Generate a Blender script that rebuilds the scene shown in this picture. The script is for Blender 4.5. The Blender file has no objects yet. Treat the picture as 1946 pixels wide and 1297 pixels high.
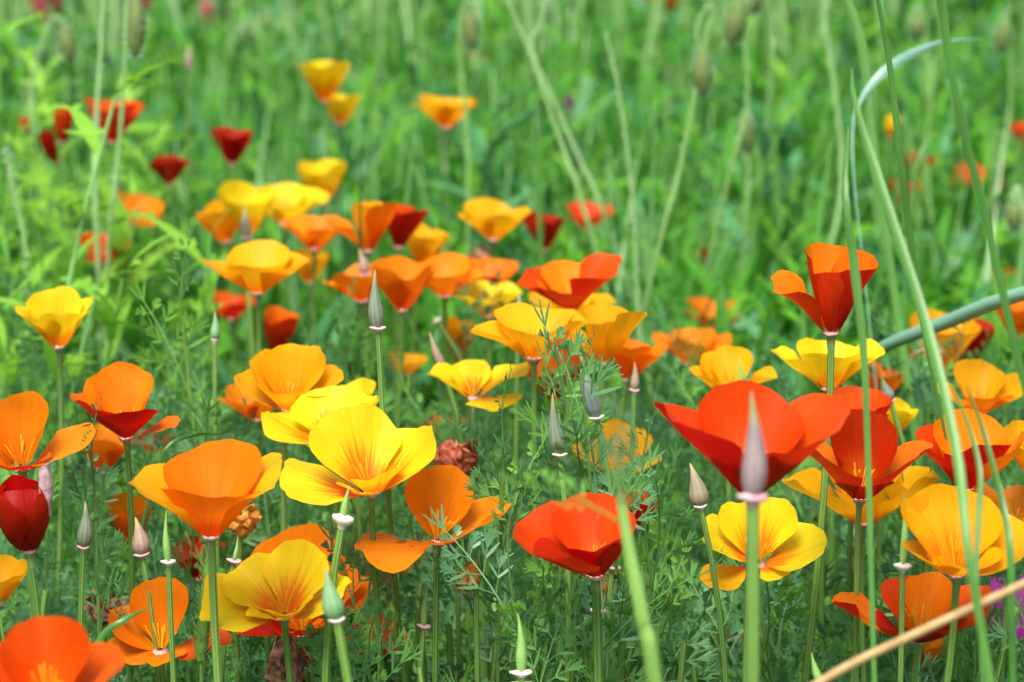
import bpy, math, random
import numpy as np
from mathutils import Matrix, Vector, Euler

# ------------------------------------------------------------------ camera, world, light
scn = bpy.context.scene
col = scn.collection
D2R = math.pi / 180
CAM_H, PITCH, FPX = 0.62, 12.0, 1946 * 70 / 36.0
cam_d = bpy.data.cameras.new('camera')
cam = bpy.data.objects.new('camera', cam_d); col.objects.link(cam)
cam.location = (0, 0, CAM_H)
cam.rotation_euler = ((90 - PITCH) * D2R, 0, 0)
cam_d.lens, cam_d.sensor_width = 70, 36
cam_d.clip_start, cam_d.clip_end = 0.02, 1000
cam_d.dof.use_dof = True
cam_d.dof.focus_distance = 0.95
cam_d.dof.aperture_fstop = 8.2
scn.camera = cam

SUN_EL, SUN_AZ = 62 * D2R, 200 * D2R      # azimuth clockwise from +Y
world = bpy.data.worlds.new('World'); scn.world = world; world.use_nodes = True
wn = world.node_tree
bg = wn.nodes['Background']
sky = wn.nodes.new('ShaderNodeTexSky'); sky.sky_type = 'NISHITA'; sky.sun_disc = False
sky.sun_elevation = SUN_EL; sky.sun_rotation = SUN_AZ
sky.air_density = 1.0; sky.dust_density = 4.0; sky.ozone_density = 0.6
wn.links.new(sky.outputs[0], bg.inputs[0]); bg.inputs[1].default_value = 0.055
sun_d = bpy.data.lights.new('sun', 'SUN'); sun_d.energy = 1.5; sun_d.angle = 30 * D2R
sun_d.color = (1.0, 0.95, 0.86)
sun = bpy.data.objects.new('sun', sun_d); col.objects.link(sun)
sdir = Vector((math.sin(SUN_AZ) * math.cos(SUN_EL), math.cos(SUN_AZ) * math.cos(SUN_EL), math.sin(SUN_EL)))
sun.rotation_euler = sdir.to_track_quat('Z', 'Y').to_euler()
scn.view_settings.view_transform = 'Standard'
scn.view_settings.look = 'None'
scn.view_settings.exposure = 1.97
scn.view_settings.gamma = 1.0
scn.cycles.use_denoising = True
scn.cycles.max_bounces = 7
scn.cycles.diffuse_bounces = 2
scn.cycles.glossy_bounces = 2
scn.cycles.transmission_bounces = 4
scn.cycles.use_adaptive_sampling = False
scn.cycles.caustics_reflective = False
scn.cycles.caustics_refractive = False

CP, SP = math.cos(PITCH * D2R), math.sin(PITCH * D2R)
def at(x, y, z):
    """world point seen at photograph pixel (x, y) at depth z metres along the lens axis"""
    a, b = (x - 973) / FPX, (y - 648.5) / FPX
    return np.array([z * a, z * (CP - b * SP), CAM_H + z * (-SP - b * CP)])
def project(p):
    q = np.asarray(p) - (0, 0, CAM_H); zc = q[1] * CP - q[2] * SP
    return 973 + FPX * q[0] / zc, 648.5 - FPX * (q[1] * SP + q[2] * CP) / zc, zc
def in_view(p, margin=60):
    q = np.asarray(p) - (0, 0, CAM_H)
    zc = q[1] * CP - q[2] * SP
    if zc < .1: return False
    x = 973 + FPX * q[0] / zc; y = 648.5 - FPX * (q[1] * SP + q[2] * CP) / zc
    return -margin < x < 1946 + margin and -margin < y < 1297 + margin

# ------------------------------------------------------------------ materials
def new_mat(name):
    m = bpy.data.materials.new(name); m.use_nodes = True
    nt = m.node_tree; nt.nodes.clear()
    return m, nt
def N(nt, t, **kw):
    n = nt.nodes.new(t)
    for k, v in kw.items(): setattr(n, k, v)
    return n
def mixc(nt, fac, a, b, mode='MIX'):
    n = N(nt, 'ShaderNodeMix', data_type='RGBA', blend_type=mode)
    for sock, v in ((n.inputs[0], fac), (n.inputs[6], a), (n.inputs[7], b)):
        if hasattr(v, 'links'): nt.links.new(v, sock)
        elif isinstance(v, (int, float)): sock.default_value = v
        else: sock.default_value = (*v, 1)
    return n.outputs[2]
def mathn(nt, op, a, b=None, c=None, clamp=False):
    n = N(nt, 'ShaderNodeMath', operation=op, use_clamp=clamp)
    for i, v in enumerate((a, b, c)):
        if v is None: continue
        if hasattr(v, 'links'): nt.links.new(v, n.inputs[i])
        else: n.inputs[i].default_value = v
    return n.outputs[0]
def ramp01(nt, v, lo, hi):
    n = N(nt, 'ShaderNodeMapRange', interpolation_type='SMOOTHSTEP')
    nt.links.new(v, n.inputs[0]); n.inputs[1].default_value = lo; n.inputs[2].default_value = hi
    return n.outputs[0]
def leafy_out(nt, color, trans, rough=.5, spec=.35, bump=None, tcol=None):
    p = N(nt, 'ShaderNodeBsdfPrincipled'); p.inputs['Roughness'].default_value = rough
    p.inputs['Specular IOR Level'].default_value = spec
    nt.links.new(color, p.inputs['Base Color'])
    if bump is not None: nt.links.new(bump, p.inputs['Normal'])
    o = N(nt, 'ShaderNodeOutputMaterial')
    if trans <= 0:
        nt.links.new(p.outputs[0], o.inputs[0]); return
    t = N(nt, 'ShaderNodeBsdfTranslucent'); nt.links.new(tcol if tcol is not None else color, t.inputs[0])
    mx = N(nt, 'ShaderNodeMixShader'); mx.inputs[0].default_value = trans
    nt.links.new(p.outputs[0], mx.inputs[1]); nt.links.new(t.outputs[0], mx.inputs[2])
    nt.links.new(mx.outputs[0], o.inputs[0])

def petal_mat(name, tip, base, back, back_base, lo=.2, hi=.62, trans=.50):
    """tip/base: inner face of the petal; back: its outer face; fine streaks run along the veins"""
    m, nt = new_mat(name)
    uv = N(nt, 'ShaderNodeUVMap'); sx = N(nt, 'ShaderNodeSeparateXYZ'); nt.links.new(uv.outputs[0], sx.inputs[0])
    oi = N(nt, 'ShaderNodeObjectInfo')
    cx = N(nt, 'ShaderNodeCombineXYZ')
    nt.links.new(mathn(nt, 'MULTIPLY', sx.outputs[0], 34.0), cx.inputs[0])
    nt.links.new(mathn(nt, 'MULTIPLY', sx.outputs[1], 1.6), cx.inputs[1])
    nt.links.new(mathn(nt, 'MULTIPLY', oi.outputs['Random'], 40.0), cx.inputs[2])
    nz = N(nt, 'ShaderNodeTexNoise'); nz.inputs['Scale'].default_value = 1.0; nz.inputs['Detail'].default_value = 3
    nt.links.new(cx.outputs[0], nz.inputs['Vector'])
    streak = nz.outputs[0]
    au = mathn(nt, 'ABSOLUTE', mathn(nt, 'SUBTRACT', sx.outputs[0], .5))
    vv = mathn(nt, 'ADD', sx.outputs[1], mathn(nt, 'MULTIPLY', mathn(nt, 'SUBTRACT', streak, .5), .6))
    vv = mathn(nt, 'ADD', vv, mathn(nt, 'MULTIPLY', au, .25))
    g = ramp01(nt, vv, lo, hi)
    ins = mixc(nt, g, base, tip); out = mixc(nt, g, back_base, back)
    geo = N(nt, 'ShaderNodeNewGeometry')
    c = mixc(nt, geo.outputs['Backfacing'], ins, out)
    # large soft blotches and per-petal tone
    tc = N(nt, 'ShaderNodeTexCoord')
    n2 = N(nt, 'ShaderNodeTexNoise'); n2.inputs['Scale'].default_value = 55; n2.inputs['Detail'].default_value = 2
    nt.links.new(tc.outputs['Object'], n2.inputs['Vector'])
    hs = N(nt, 'ShaderNodeHueSaturation'); nt.links.new(c, hs.inputs['Color'])
    nt.links.new(mathn(nt, 'ADD', .492, mathn(nt, 'MULTIPLY', oi.outputs['Random'], .014)), hs.inputs['Hue'])
    val = mathn(nt, 'ADD', mathn(nt, 'MULTIPLY', n2.outputs[0], .22), .86)
    val = mathn(nt, 'MULTIPLY', val, mathn(nt, 'ADD', mathn(nt, 'MULTIPLY', streak, .28), .88))
    nt.links.new(val, hs.inputs['Value'])
    bp = N(nt, 'ShaderNodeBump'); bp.inputs['Strength'].default_value = .2; bp.inputs['Distance'].default_value = .002
    nt.links.new(streak, bp.inputs['Height'])
    leafy_out(nt, hs.outputs[0], trans, .48, .22, bp.outputs[0])
    return m
PM = {
 'Y': petal_mat('yellow petal', (.93, .70, .012), (.90, .23, .002), (.92, .62, .010), (.88, .30, .004), .30, .70),
 'G': petal_mat('golden petal', (.93, .47, .006), (.88, .27, .002), (.92, .43, .006), (.86, .24, .003)),
 'O': petal_mat('orange petal', (.90, .27, .004), (.86, .20, .002), (.86, .20, .004), (.72, .10, .003)),
 'T': petal_mat('orange petal with red back', (.88, .22, .004), (.88, .26, .002), (.54, .035, .004), (.42, .02, .003)),
 'R': petal_mat('red orange petal', (.82, .092, .003), (.85, .15, .003), (.62, .032, .005), (.46, .014, .004)),
 'D': petal_mat('deep red petal', (.52, .017, .002), (.62, .08, .002), (.40, .010, .002), (.30, .006, .002)),
 'M': petal_mat('magenta petal', (.33, .02, .26), (.25, .02, .2), (.3, .03, .25), (.25, .02, .2)),
 'P': petal_mat('pink petal', (.80, .22, .26), (.6, .1, .1), (.72, .2, .22), (.6, .1, .1)),
}
def dry_mat(name, a, b, trans=.25):
    m, nt = new_mat(name)
    tc = N(nt, 'ShaderNodeTexCoord'); nz = N(nt, 'ShaderNodeTexNoise')
    nz.inputs['Scale'].default_value = 230; nz.inputs['Detail'].default_value = 5
    nt.links.new(tc.outputs['Object'], nz.inputs['Vector'])
    c = mixc(nt, ramp01(nt, nz.outputs[0], .35, .65), a, b)
    bp = N(nt, 'ShaderNodeBump'); bp.inputs['Strength'].default_value = .5; bp.inputs['Distance'].default_value = .001
    nt.links.new(nz.outputs[0], bp.inputs['Height'])
    leafy_out(nt, c, trans, .7, .2, bp.outputs[0]); return m
DRY_BROWN = dry_mat('dried brown petal', (.16, .065, .035), (.46, .27, .17))
DRY_RED = dry_mat('dried russet petal', (.20, .028, .014), (.42, .13, .07))
DRY_ORANGE = dry_mat('dried orange petal', (.42, .13, .02), (.70, .33, .05))
DRY_LILAC = dry_mat('faded lilac petal', (.42, .25, .28), (.62, .46, .48))

def green_mat(name, cols, trans=.35, rough=.5, spec=.35, scale=60, ridged=False):
    """cols: three tones; which one depends on the plant (tint attribute / object)"""
    m, nt = new_mat(name)
    at_ = N(nt, 'ShaderNodeAttribute', attribute_name='tint'); oi = N(nt, 'ShaderNodeObjectInfo')
    f = mathn(nt, 'FRACT', mathn(nt, 'ADD', at_.outputs['Fac'], oi.outputs['Random']))
    c = mixc(nt, ramp01(nt, f, 0, .5), cols[0], cols[1]); c = mixc(nt, ramp01(nt, f, .5, 1), c, cols[2])
    tc = N(nt, 'ShaderNodeTexCoord'); nz = N(nt, 'ShaderNodeTexNoise')
    nz.inputs['Scale'].default_value = scale; nz.inputs['Detail'].default_value = 3
    nt.links.new(tc.outputs['Object'], nz.inputs['Vector'])
    hs = N(nt, 'ShaderNodeHueSaturation'); nt.links.new(c, hs.inputs['Color'])
    nt.links.new(mathn(nt, 'ADD', mathn(nt, 'MULTIPLY', nz.outputs[0], .7), .65), hs.inputs['Value'])
    bp_out = None
    if ridged:
        uv = N(nt, 'ShaderNodeUVMap'); w = N(nt, 'ShaderNodeTexWave'); w.inputs['Scale'].default_value = 2.2
        w.inputs['Distortion'].default_value = .6
        nt.links.new(uv.outputs[0], w.inputs['Vector'])
        bp = N(nt, 'ShaderNodeBump'); bp.inputs['Strength'].default_value = .6; bp.inputs['Distance'].default_value = .0008
        nt.links.new(w.outputs['Fac'], bp.inputs['Height']); bp_out = bp.outputs[0]
        c2 = mixc(nt, mathn(nt, 'MULTIPLY', w.outputs['Fac'], .45), hs.outputs[0], (.30, .42, .13))
        leafy_out(nt, c2, trans, rough, spec, bp_out); return m
    leafy_out(nt, hs.outputs[0], trans, rough, spec, bp_out)
    return m
STEM = green_mat('stem green', ((.09, .25, .04), (.14, .32, .05), (.20, .39, .075)), 0.12, .5, .3, 40, True)
HAIRY = green_mat('hairy stalk green', ((.16, .37, .09), (.23, .46, .15), (.31, .54, .25)), .1, .6, .2, 90, True)
FEATHER = green_mat('feathery leaf', ((.085, .23, .10), (.10, .28, .08), (.15, .38, .045)), .28, .42, .45)
LANCE = green_mat('meadow leaf', ((.045, .22, .022), (.085, .32, .022), (.15, .43, .028)), .45, .55, .2)
LIGHT = green_mat('light weed leaf', ((.17, .42, .035), (.22, .50, .045), (.28, .56, .06)), .45, .5, .25)
BLUEG = green_mat('blue green leaf', ((.035, .16, .05), (.055, .22, .07), (.11, .32, .12)), .3, .5, .3)
PALE = green_mat('pale meadow stem', ((.10, .31, .04), (.16, .41, .08), (.26, .52, .18)), .2, .6, .15)
GRASS = green_mat('grass blade', ((.06, .21, .03), (.09, .26, .05), (.12, .31, .06)), .3, .35, .5, 30)
GLAUC = green_mat('glaucous blade', ((.17, .36, .24), (.2, .4, .28), (.24, .44, .32)), .15, .35, .5, 30)

def plain(name, a, b=None, trans=0., rough=.55, spec=.3, scale=150, axis_grad=None):
    m, nt = new_mat(name); b = b or a
    tc = N(nt, 'ShaderNodeTexCoord'); nz = N(nt, 'ShaderNodeTexNoise')
    nz.inputs['Scale'].default_value = scale; nz.inputs['Detail'].default_value = 3
    nt.links.new(tc.outputs['Object'], nz.inputs['Vector'])
    c = mixc(nt, ramp01(nt, nz.outputs[0], .3, .7), a, b)
    if axis_grad:
        uv = N(nt, 'ShaderNodeUVMap'); sx = N(nt, 'ShaderNodeSeparateXYZ'); nt.links.new(uv.outputs[0], sx.inputs[0])
        c = mixc(nt, ramp01(nt, sx.outputs[1], axis_grad[1], axis_grad[2]), c, axis_grad[0])
        w = N(nt, 'ShaderNodeTexWave'); w.inputs['Scale'].default_value = 3.0; nt.links.new(uv.outputs[0], w.inputs['Vector'])
        c = mixc(nt, mathn(nt, 'MULTIPLY', w.outputs['Fac'], .22), c, (.4, .42, .3))
    leafy_out(nt, c, trans, rough, spec); return m
POD = {
 'grey': plain('grey green pod', (.105, .15, .095), (.14, .18, .12), axis_grad=((.30, .28, .10), .70, .92)),
 'slate': plain('slate pod', (.10, .15, .14), (.16, .21, .20), axis_grad=((.17, .30, .08), .45, .75)),
 'tan': plain('tan pod', (.19, .17, .095), (.24, .20, .12), axis_grad=((.38, .32, .14), .6, .9)),
 'pink': plain('pink tan pod', (.22, .13, .10), (.28, .18, .13), axis_grad=((.42, .30, .12), .6, .9)),
 'lilac': plain('lilac grey pod', (.20, .135, .155), (.26, .19, .20), axis_grad=((.22, .26, .10), .55, .85)),
 'green': plain('green pod', (.10, .26, .10), (.15, .32, .12), axis_grad=((.25, .34, .10), .6, .95)),
 'leaf': plain('fresh green pod', (.16, .36, .06), (.2, .42, .09), axis_grad=((.3, .42, .1), .6, .95)),
}
COLLAR = {'pink': plain('pink collar', (.70, .36, .42), (.78, .55, .56), .2),
          'white': plain('white collar', (.74, .68, .55), (.82, .74, .66), .2)}
RECEPT = plain('receptacle', (.17, .31, .07), (.22, .34, .10), .1, axis_grad=((.62, .33, .30), .45, .62))
STAMEN = plain('stamen', (.90, .48, .01), (.92, .58, .03), .2)
BUDM = plain('poppy bud', (.075, .125, .03), (.13, .19, .05), 0, .6, .2, 300)
BRIST = plain('bristle', (.58, .74, .58), (.66, .80, .66), .4)
STRAW = plain('straw', (.36, .23, .09), (.50, .35, .16), .1, .5, .3, 160)
FOXB = plain('foxtail bristle', (.16, .30, .07), (.24, .38, .10), .3)
SPIKE = plain('foxtail spike', (.10, .24, .04), (.16, .33, .06), .2)

def ground_mat():
    m, nt = new_mat('meadow soil')
    tc = N(nt, 'ShaderNodeTexCoord'); nz = N(nt, 'ShaderNodeTexNoise'); nz.inputs['Scale'].default_value = 6; nz.inputs['Detail'].default_value = 8
    nt.links.new(tc.outputs['Object'], nz.inputs['Vector'])
    c = mixc(nt, ramp01(nt, nz.outputs[0], .35, .65), (.035, .06, .018), (.07, .13, .03))
    bp = N(nt, 'ShaderNodeBump'); bp.inputs['Strength'].default_value = .8; bp.inputs['Distance'].default_value = .03
    nt.links.new(nz.outputs[0], bp.inputs['Height'])
    leafy_out(nt, c, 0, .9, .1, bp.outputs[0]); return m

# ------------------------------------------------------------------ mesh helpers
def mesh_obj(name, V, F, mat, parent=None, uv=None, tint=None, smooth=True):
    """V (n,3), F (m,4) quads (last index repeated for a triangle is not used here); uv per vertex"""
    me = bpy.data.meshes.new(name)
    V = np.asarray(V, dtype=np.float32); F = np.asarray(F, dtype=np.int32)
    n, k = F.shape
    me.vertices.add(len(V)); me.vertices.foreach_set('co', V.ravel())
    me.loops.add(n * k); me.loops.foreach_set('vertex_index', F.ravel())
    me.polygons.add(n); me.polygons.foreach_set('loop_start', np.arange(n, dtype=np.int32) * k)
    me.polygons.foreach_set('loop_total', np.full(n, k, dtype=np.int32))
    if smooth: me.polygons.foreach_set('use_smooth', np.ones(n, dtype=bool))
    me.update(calc_edges=True)
    if uv is not None:
        l = me.uv_layers.new(name='UVMap')
        l.data.foreach_set('uv', np.asarray(uv, dtype=np.float32)[F.ravel()].ravel())
    if tint is not None:
        a = me.attributes.new('tint', 'FLOAT', 'POINT'); a.data.foreach_set('value', np.asarray(tint, dtype=np.float32))
    me.materials.append(mat)
    o = bpy.data.objects.new(name, me); col.objects.link(o)
    if parent is not None: o.parent = parent
    return o
def thing(name, label, cat, loc, group=None):
    o = bpy.data.objects.new(name, None); col.objects.link(o)
    o.location = loc; o.empty_display_size = .01
    o['label'] = label; o['category'] = cat
    if group: o['group'] = group
    return o
def tag(o, label, cat, group=None):
    o['label'] = label; o['category'] = cat
    if group: o['group'] = group
    return o

def grid_faces(nu, nv):
    i = np.arange(nv)[:, None] * (nu + 1) + np.arange(nu)[None, :]
    i = i.ravel()
    return np.stack([i, i + 1, i + nu + 2, i + nu + 1], 1)
def tube(P, R, ns=8, cap=True):
    """tube along points P with radii R -> V, F, uv"""
    P = np.asarray(P, float); n = len(P); R = np.broadcast_to(np.asarray(R, float), (n,))
    T = np.gradient(P, axis=0); T /= np.linalg.norm(T, axis=1)[:, None] + 1e-12
    ref = np.array([1., 0, 0]) if abs(T[0][0]) < .8 else np.array([0, 1., 0])
    V, U = [], []
    for i in range(n):
        b = np.cross(T[i], ref); b /= np.linalg.norm(b); c = np.cross(b, T[i]); ref = c
        a = np.linspace(0, 2 * math.pi, ns + 1)
        V.append(P[i] + R[i] * (np.cos(a)[:, None] * c + np.sin(a)[:, None] * b))
        U.append(np.stack([a / (2 * math.pi), np.full(ns + 1, i / (n - 1))], 1))
    V = np.concatenate(V); U = np.concatenate(U)
    F = grid_faces(ns, n - 1)[:, ::-1]
    return V, F, U
def bezier(p0, p1, p2, p3, n):
    t = np.linspace(0, 1, n)[:, None]
    return (1-t)**3*p0 + 3*(1-t)**2*t*p1 + 3*(1-t)*t*t*p2 + t**3*p3
def spline(pts, n):
    """Catmull-Rom through pts"""
    P = np.asarray(pts, float); m = len(P)
    Q = np.vstack([2*P[0]-P[1], P, 2*P[-1]-P[-2]])
    out = []
    for u in np.linspace(0, m - 1 - 1e-9, n):
        i = int(u); t = u - i; a, b, c, d = Q[i:i+4]
        out.append(.5*((2*b)+(c-a)*t+(2*a-5*b+4*c-d)*t*t+(3*b-a-3*c+d)*t**3))
    return np.array(out)
def join(parts):
    Vs, Fs, Us, o = [], [], [], 0
    for V, F, U in parts:
        Vs.append(V); Fs.append(F + o); Us.append(U if U is not None else np.zeros((len(V), 2))); o += len(V)
    return np.concatenate(Vs), np.concatenate(Fs), np.concatenate(Us)

# ------------------------------------------------------------------ petals
def petal(rng, L, az, e0, e1, T=50, k=1.0, curl=0., cup=0., ruf=.035, r0=.0035, nu=20, nv=12, crumple=0., skew=0., corner=.27, tipcurl=0.):
    th = np.linspace(-1, 1, nu + 1); s = np.linspace(.03, 1, nv + 1) ** .85
    ph = rng.uniform(0, 6.28, 6)
    am = rng.uniform(.6, 1.7)
    edge = 1 + .036*am*np.sin(2.2*th+ph[3]) + .022*am*np.sin(5*th+ph[0]) + .011*np.sin(11*th+ph[1]) + .008*np.sin(23*th+ph[2])
    S = L * (1 - corner*np.abs(th)**3.2) * edge
    T = min(T*1.16, 66); A = (th*T + skew*6)*D2R
    a = s[:, None]*S*np.sin(A); b = s[:, None]*S*np.cos(A); bn = np.clip(b/L, 0, 1.1)
    tb = np.linspace(0, 1.15, 60)
    te = (e0 + (e1-e0)*np.clip(tb,0,1) + curl*np.clip((tb-.62)/.38, 0, 1.2)**1.6)*D2R
    dR = np.concatenate([[0], np.cumsum((np.cos(te[1:])+np.cos(te[:-1]))/2*np.diff(tb))])*L
    dZ = np.concatenate([[0], np.cumsum((np.sin(te[1:])+np.sin(te[:-1]))/2*np.diff(tb))])*L
    R = r0 + np.interp(bn, tb, dR); Z = np.interp(bn, tb, dZ); e = np.interp(bn, tb, te)
    kap = k*np.sin(e)/np.maximum(R, .12*L) + cup/L
    kap = np.where(np.abs(kap) < .5, .5*np.where(kap < 0, -1, 1), kap)
    phi = np.clip(a*kap, -2.1, 2.1)
    lat = np.sin(phi)/kap; off = (1-np.cos(phi))/kap
    tn = th[None, :]; ruf = ruf*rng.uniform(.8, 1.7)
    off = off + ruf*1.5*L*bn**2.4*(np.sin(3.1*tn+ph[3]) + .55*np.sin(6.3*tn+ph[4]) + .28*np.sin(13*tn+ph[5]))
    off = off + .022*L*bn*(np.sin(5*bn+2.3*tn+ph[0]) + .6*np.sin(8*bn-3.7*tn+ph[2])) + .003*L*bn*np.sin(40*tn+ph[1])
    sd, sa = rng.choice([-1, 1]), rng.uniform(-.22, .30)
    off = off + sa*L*np.clip(tn*sd-.45, 0, 1)**1.5*bn**1.7
    if tipcurl: off = off + tipcurl*L*np.clip(np.abs(tn)-.55, 0, 1)**1.5*bn**1.5
    rad = R - np.sin(e)*off; zz = Z + np.cos(e)*off
    if crumple:
        q = rng.uniform(0, 6.28, 8)
        for j in range(4):
            fq = (5+4*j)
            d = crumple*L/(1+.7*j)
            rad = rad + d*np.sin(fq*bn*2+q[j]+3*tn*(j+1))*bn
            lat = lat + d*np.sin(fq*tn+q[j+4]+4*bn)*bn
            zz = zz + d*np.cos(fq*tn*1.3-q[j]+fq*bn)*bn
    z = az*D2R
    X = rad*math.sin(z) + lat*math.cos(z); Y = -rad*math.cos(z) + lat*math.sin(z)
    V = np.stack([X, Y, zz], -1).reshape(-1, 3)
    F = grid_faces(nu, nv)
    U = np.stack([np.broadcast_to((th+1)/2, a.shape), np.broadcast_to(s[:, None], a.shape)], -1).reshape(-1, 2)
    # inner face = front
    f = F[(nv//3)*nu + nu//2]; nrm = np.cross(V[f[1]]-V[f[0]], V[f[2]]-V[f[0]])
    em = float(e[nv//3, nu//2]); inn = np.array([-math.sin(em)*math.sin(z), math.sin(em)*math.cos(z), math.cos(em)])
    if np.dot(nrm, inn) < 0: F = F[:, ::-1]
    return V, F, U

def P(az, e0, e1, l=1., T=50, k=1., **kw): return dict(az=az, e0=e0, e1=e1, l=l, T=T, k=k, **kw)
FORMS = {
 'cup':    [P(0, 50, 70, .98, 52, .88), P(90, 50, 64, 1., 42, 1.25), P(180, 50, 70, 1.04, 52, .88), P(270, 50, 64, 1., 42, 1.25)],
 'deep':   [P(0, 57, 84, .97, 52, .9), P(90, 57, 80, 1., 44, 1.2), P(180, 57, 84, 1.03, 52, .9), P(270, 57, 80, 1., 44, 1.2)],
 'bowl':   [P(0, 42, 46, .97, 52, .88), P(90, 40, 40, 1, 42, 1.2, curl=-14), P(180, 42, 50, 1., 52, .88), P(270, 40, 38, 1, 42, 1.2, curl=-14)],
 'open':   [P(0, 34, 36, .85, 46, .8), P(95, 28, 32, 1, 42, 1.), P(185, 42, 54, 1.05, 50, .8), P(270, 28, 30, 1, 42, 1.)],
 'flat':   [P(20, 14, 14, .9, 46, .6), P(105, 14, 24, 1, 44, .6), P(190, 28, 44, 1.05, 46, .6), P(285, 14, 20, 1, 44, .6)],
 'closed': [P(0, 66, 98, 1., 54, 1.), P(90, 66, 96, 1., 50, 1.15), P(180, 66, 98, 1.02, 54, 1.), P(270, 66, 96, 1., 50, 1.15)],
}
stem_count = [0]
def stem_path(base, axis, lean, n=14, bow=.25):
    h = base[2]
    g = np.array([base[0] + lean[0], base[1] + lean[1], -.004])
    up = np.array([0, 0, 1.])
    return bezier(g, g + (base - g)*.35 + np.array([lean[0]*-.1, 0, 0]), base - np.asarray(axis)*h*bow, base, n)

HEADS = []
def flower(x, y, z, Lpx, colr, form, label, t=4, r=0, spin=0, lean=None, seed=None, group=None, stamens=True, stem_r=.00145, ruf=.035, name='california_poppy', jit=4.):
    base = at(x, y, z); L = Lpx*z/FPX
    rng = np.random.default_rng(seed if seed is not None else int(x*7+y*13))
    HEADS.append((label, base, z, Lpx))
    if lean is None: lean = (rng.uniform(-.035, .035), rng.uniform(-.02, .03))
    Rm = np.array((Matrix.Rotation(r*D2R, 3, 'Y') @ Matrix.Rotation(t*D2R, 3, 'X')))
    axis = Rm @ np.array([0, 0, 1.])
    g = np.array([base[0]+lean[0], base[1]+lean[1], 0])
    root = thing(name, label, 'poppy', g, group)
    near = z < 1.25
    pets = FORMS[form] if isinstance(form, str) else form
    sp = stem_path(base - axis*.001, axis, lean)
    V, F, U = tube(sp - g, np.linspace(stem_r*1.25, stem_r, len(sp)), 8 if near else 6)
    mesh_obj('stem', V, F, STEM, root, U)
    # receptacle: a flared cone under the petals with a thin rim
    kk = rng.uniform(.62, .85); prof = [(-.0085, stem_r), (-.005, stem_r*1.15), (-.0024, .0027*kk), (-.0009, .0044*kk), (.0002, .0052*kk), (.0006, .0034*kk), (.0015, .0024*kk)]
    ns = 12; ang = np.linspace(0, 2*math.pi, ns+1); VV, UU = [], []
    for q, (h, rr) in enumerate(prof):
        rr = rr*(1 + .12*np.sin(ang*3+rng.uniform(0, 6)))
        VV.append(np.stack([np.cos(ang)*rr, np.sin(ang)*rr, np.full(ns+1, h)], 1)); UU.append(np.stack([ang/6.283, np.full(ns+1, q/6)], 1))
    VV = np.concatenate(VV) @ Rm.T + (base - g)
    mesh_obj('receptacle', VV, grid_faces(ns, len(prof)-1), RECEPT, root, np.concatenate(UU))
    for i, p in enumerate(pets):
        p = dict(p); mat = PM[p.pop('c', colr)]; l = p.pop('l'); p.setdefault('ruf', ruf)
        p['az'] += spin
        if isinstance(form, str):
            p['az'] += rng.uniform(-jit, jit)*1.5; p['e0'] += rng.uniform(-jit, jit); p['e1'] += rng.uniform(-jit, jit)*1.6; l *= rng.uniform(.94, 1.05)
        dr = .0006 if i % 2 else 0.
        V, F, U = petal(rng, L*l, r0=.0022+dr, nu=22 if near else 14, nv=14 if near else 9, **p)
        V = V @ Rm.T + (base - g) - axis*dr
        mesh_obj('petal', V, F, mat, root, U)
    if stamens:
        parts = []
        for q in range(16 if near else 9):
            a = rng.uniform(0, 6.28); tl = rng.uniform(4, max(9., 58-.85*np.mean([p['e0'] for p in pets])))*D2R; ln = L*rng.uniform(.26, .42)
            d = np.array([math.cos(a)*math.sin(tl), math.sin(a)*math.sin(tl), math.cos(tl)])
            p0 = np.array([math.cos(a), math.sin(a), 0])*.0015 + [0, 0, .001]
            pts = [p0, p0 + d*ln*.5, p0 + d*ln + np.array([math.cos(a), math.sin(a), .3])*ln*.08]
            parts.append(tube(np.array(pts), [.00018, .00018, .00032], 4))
        V, F, U = join(parts)
        mesh_obj('stamens', V @ Rm.T + (base - g), F, STAMEN, root, U)
    return root

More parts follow.
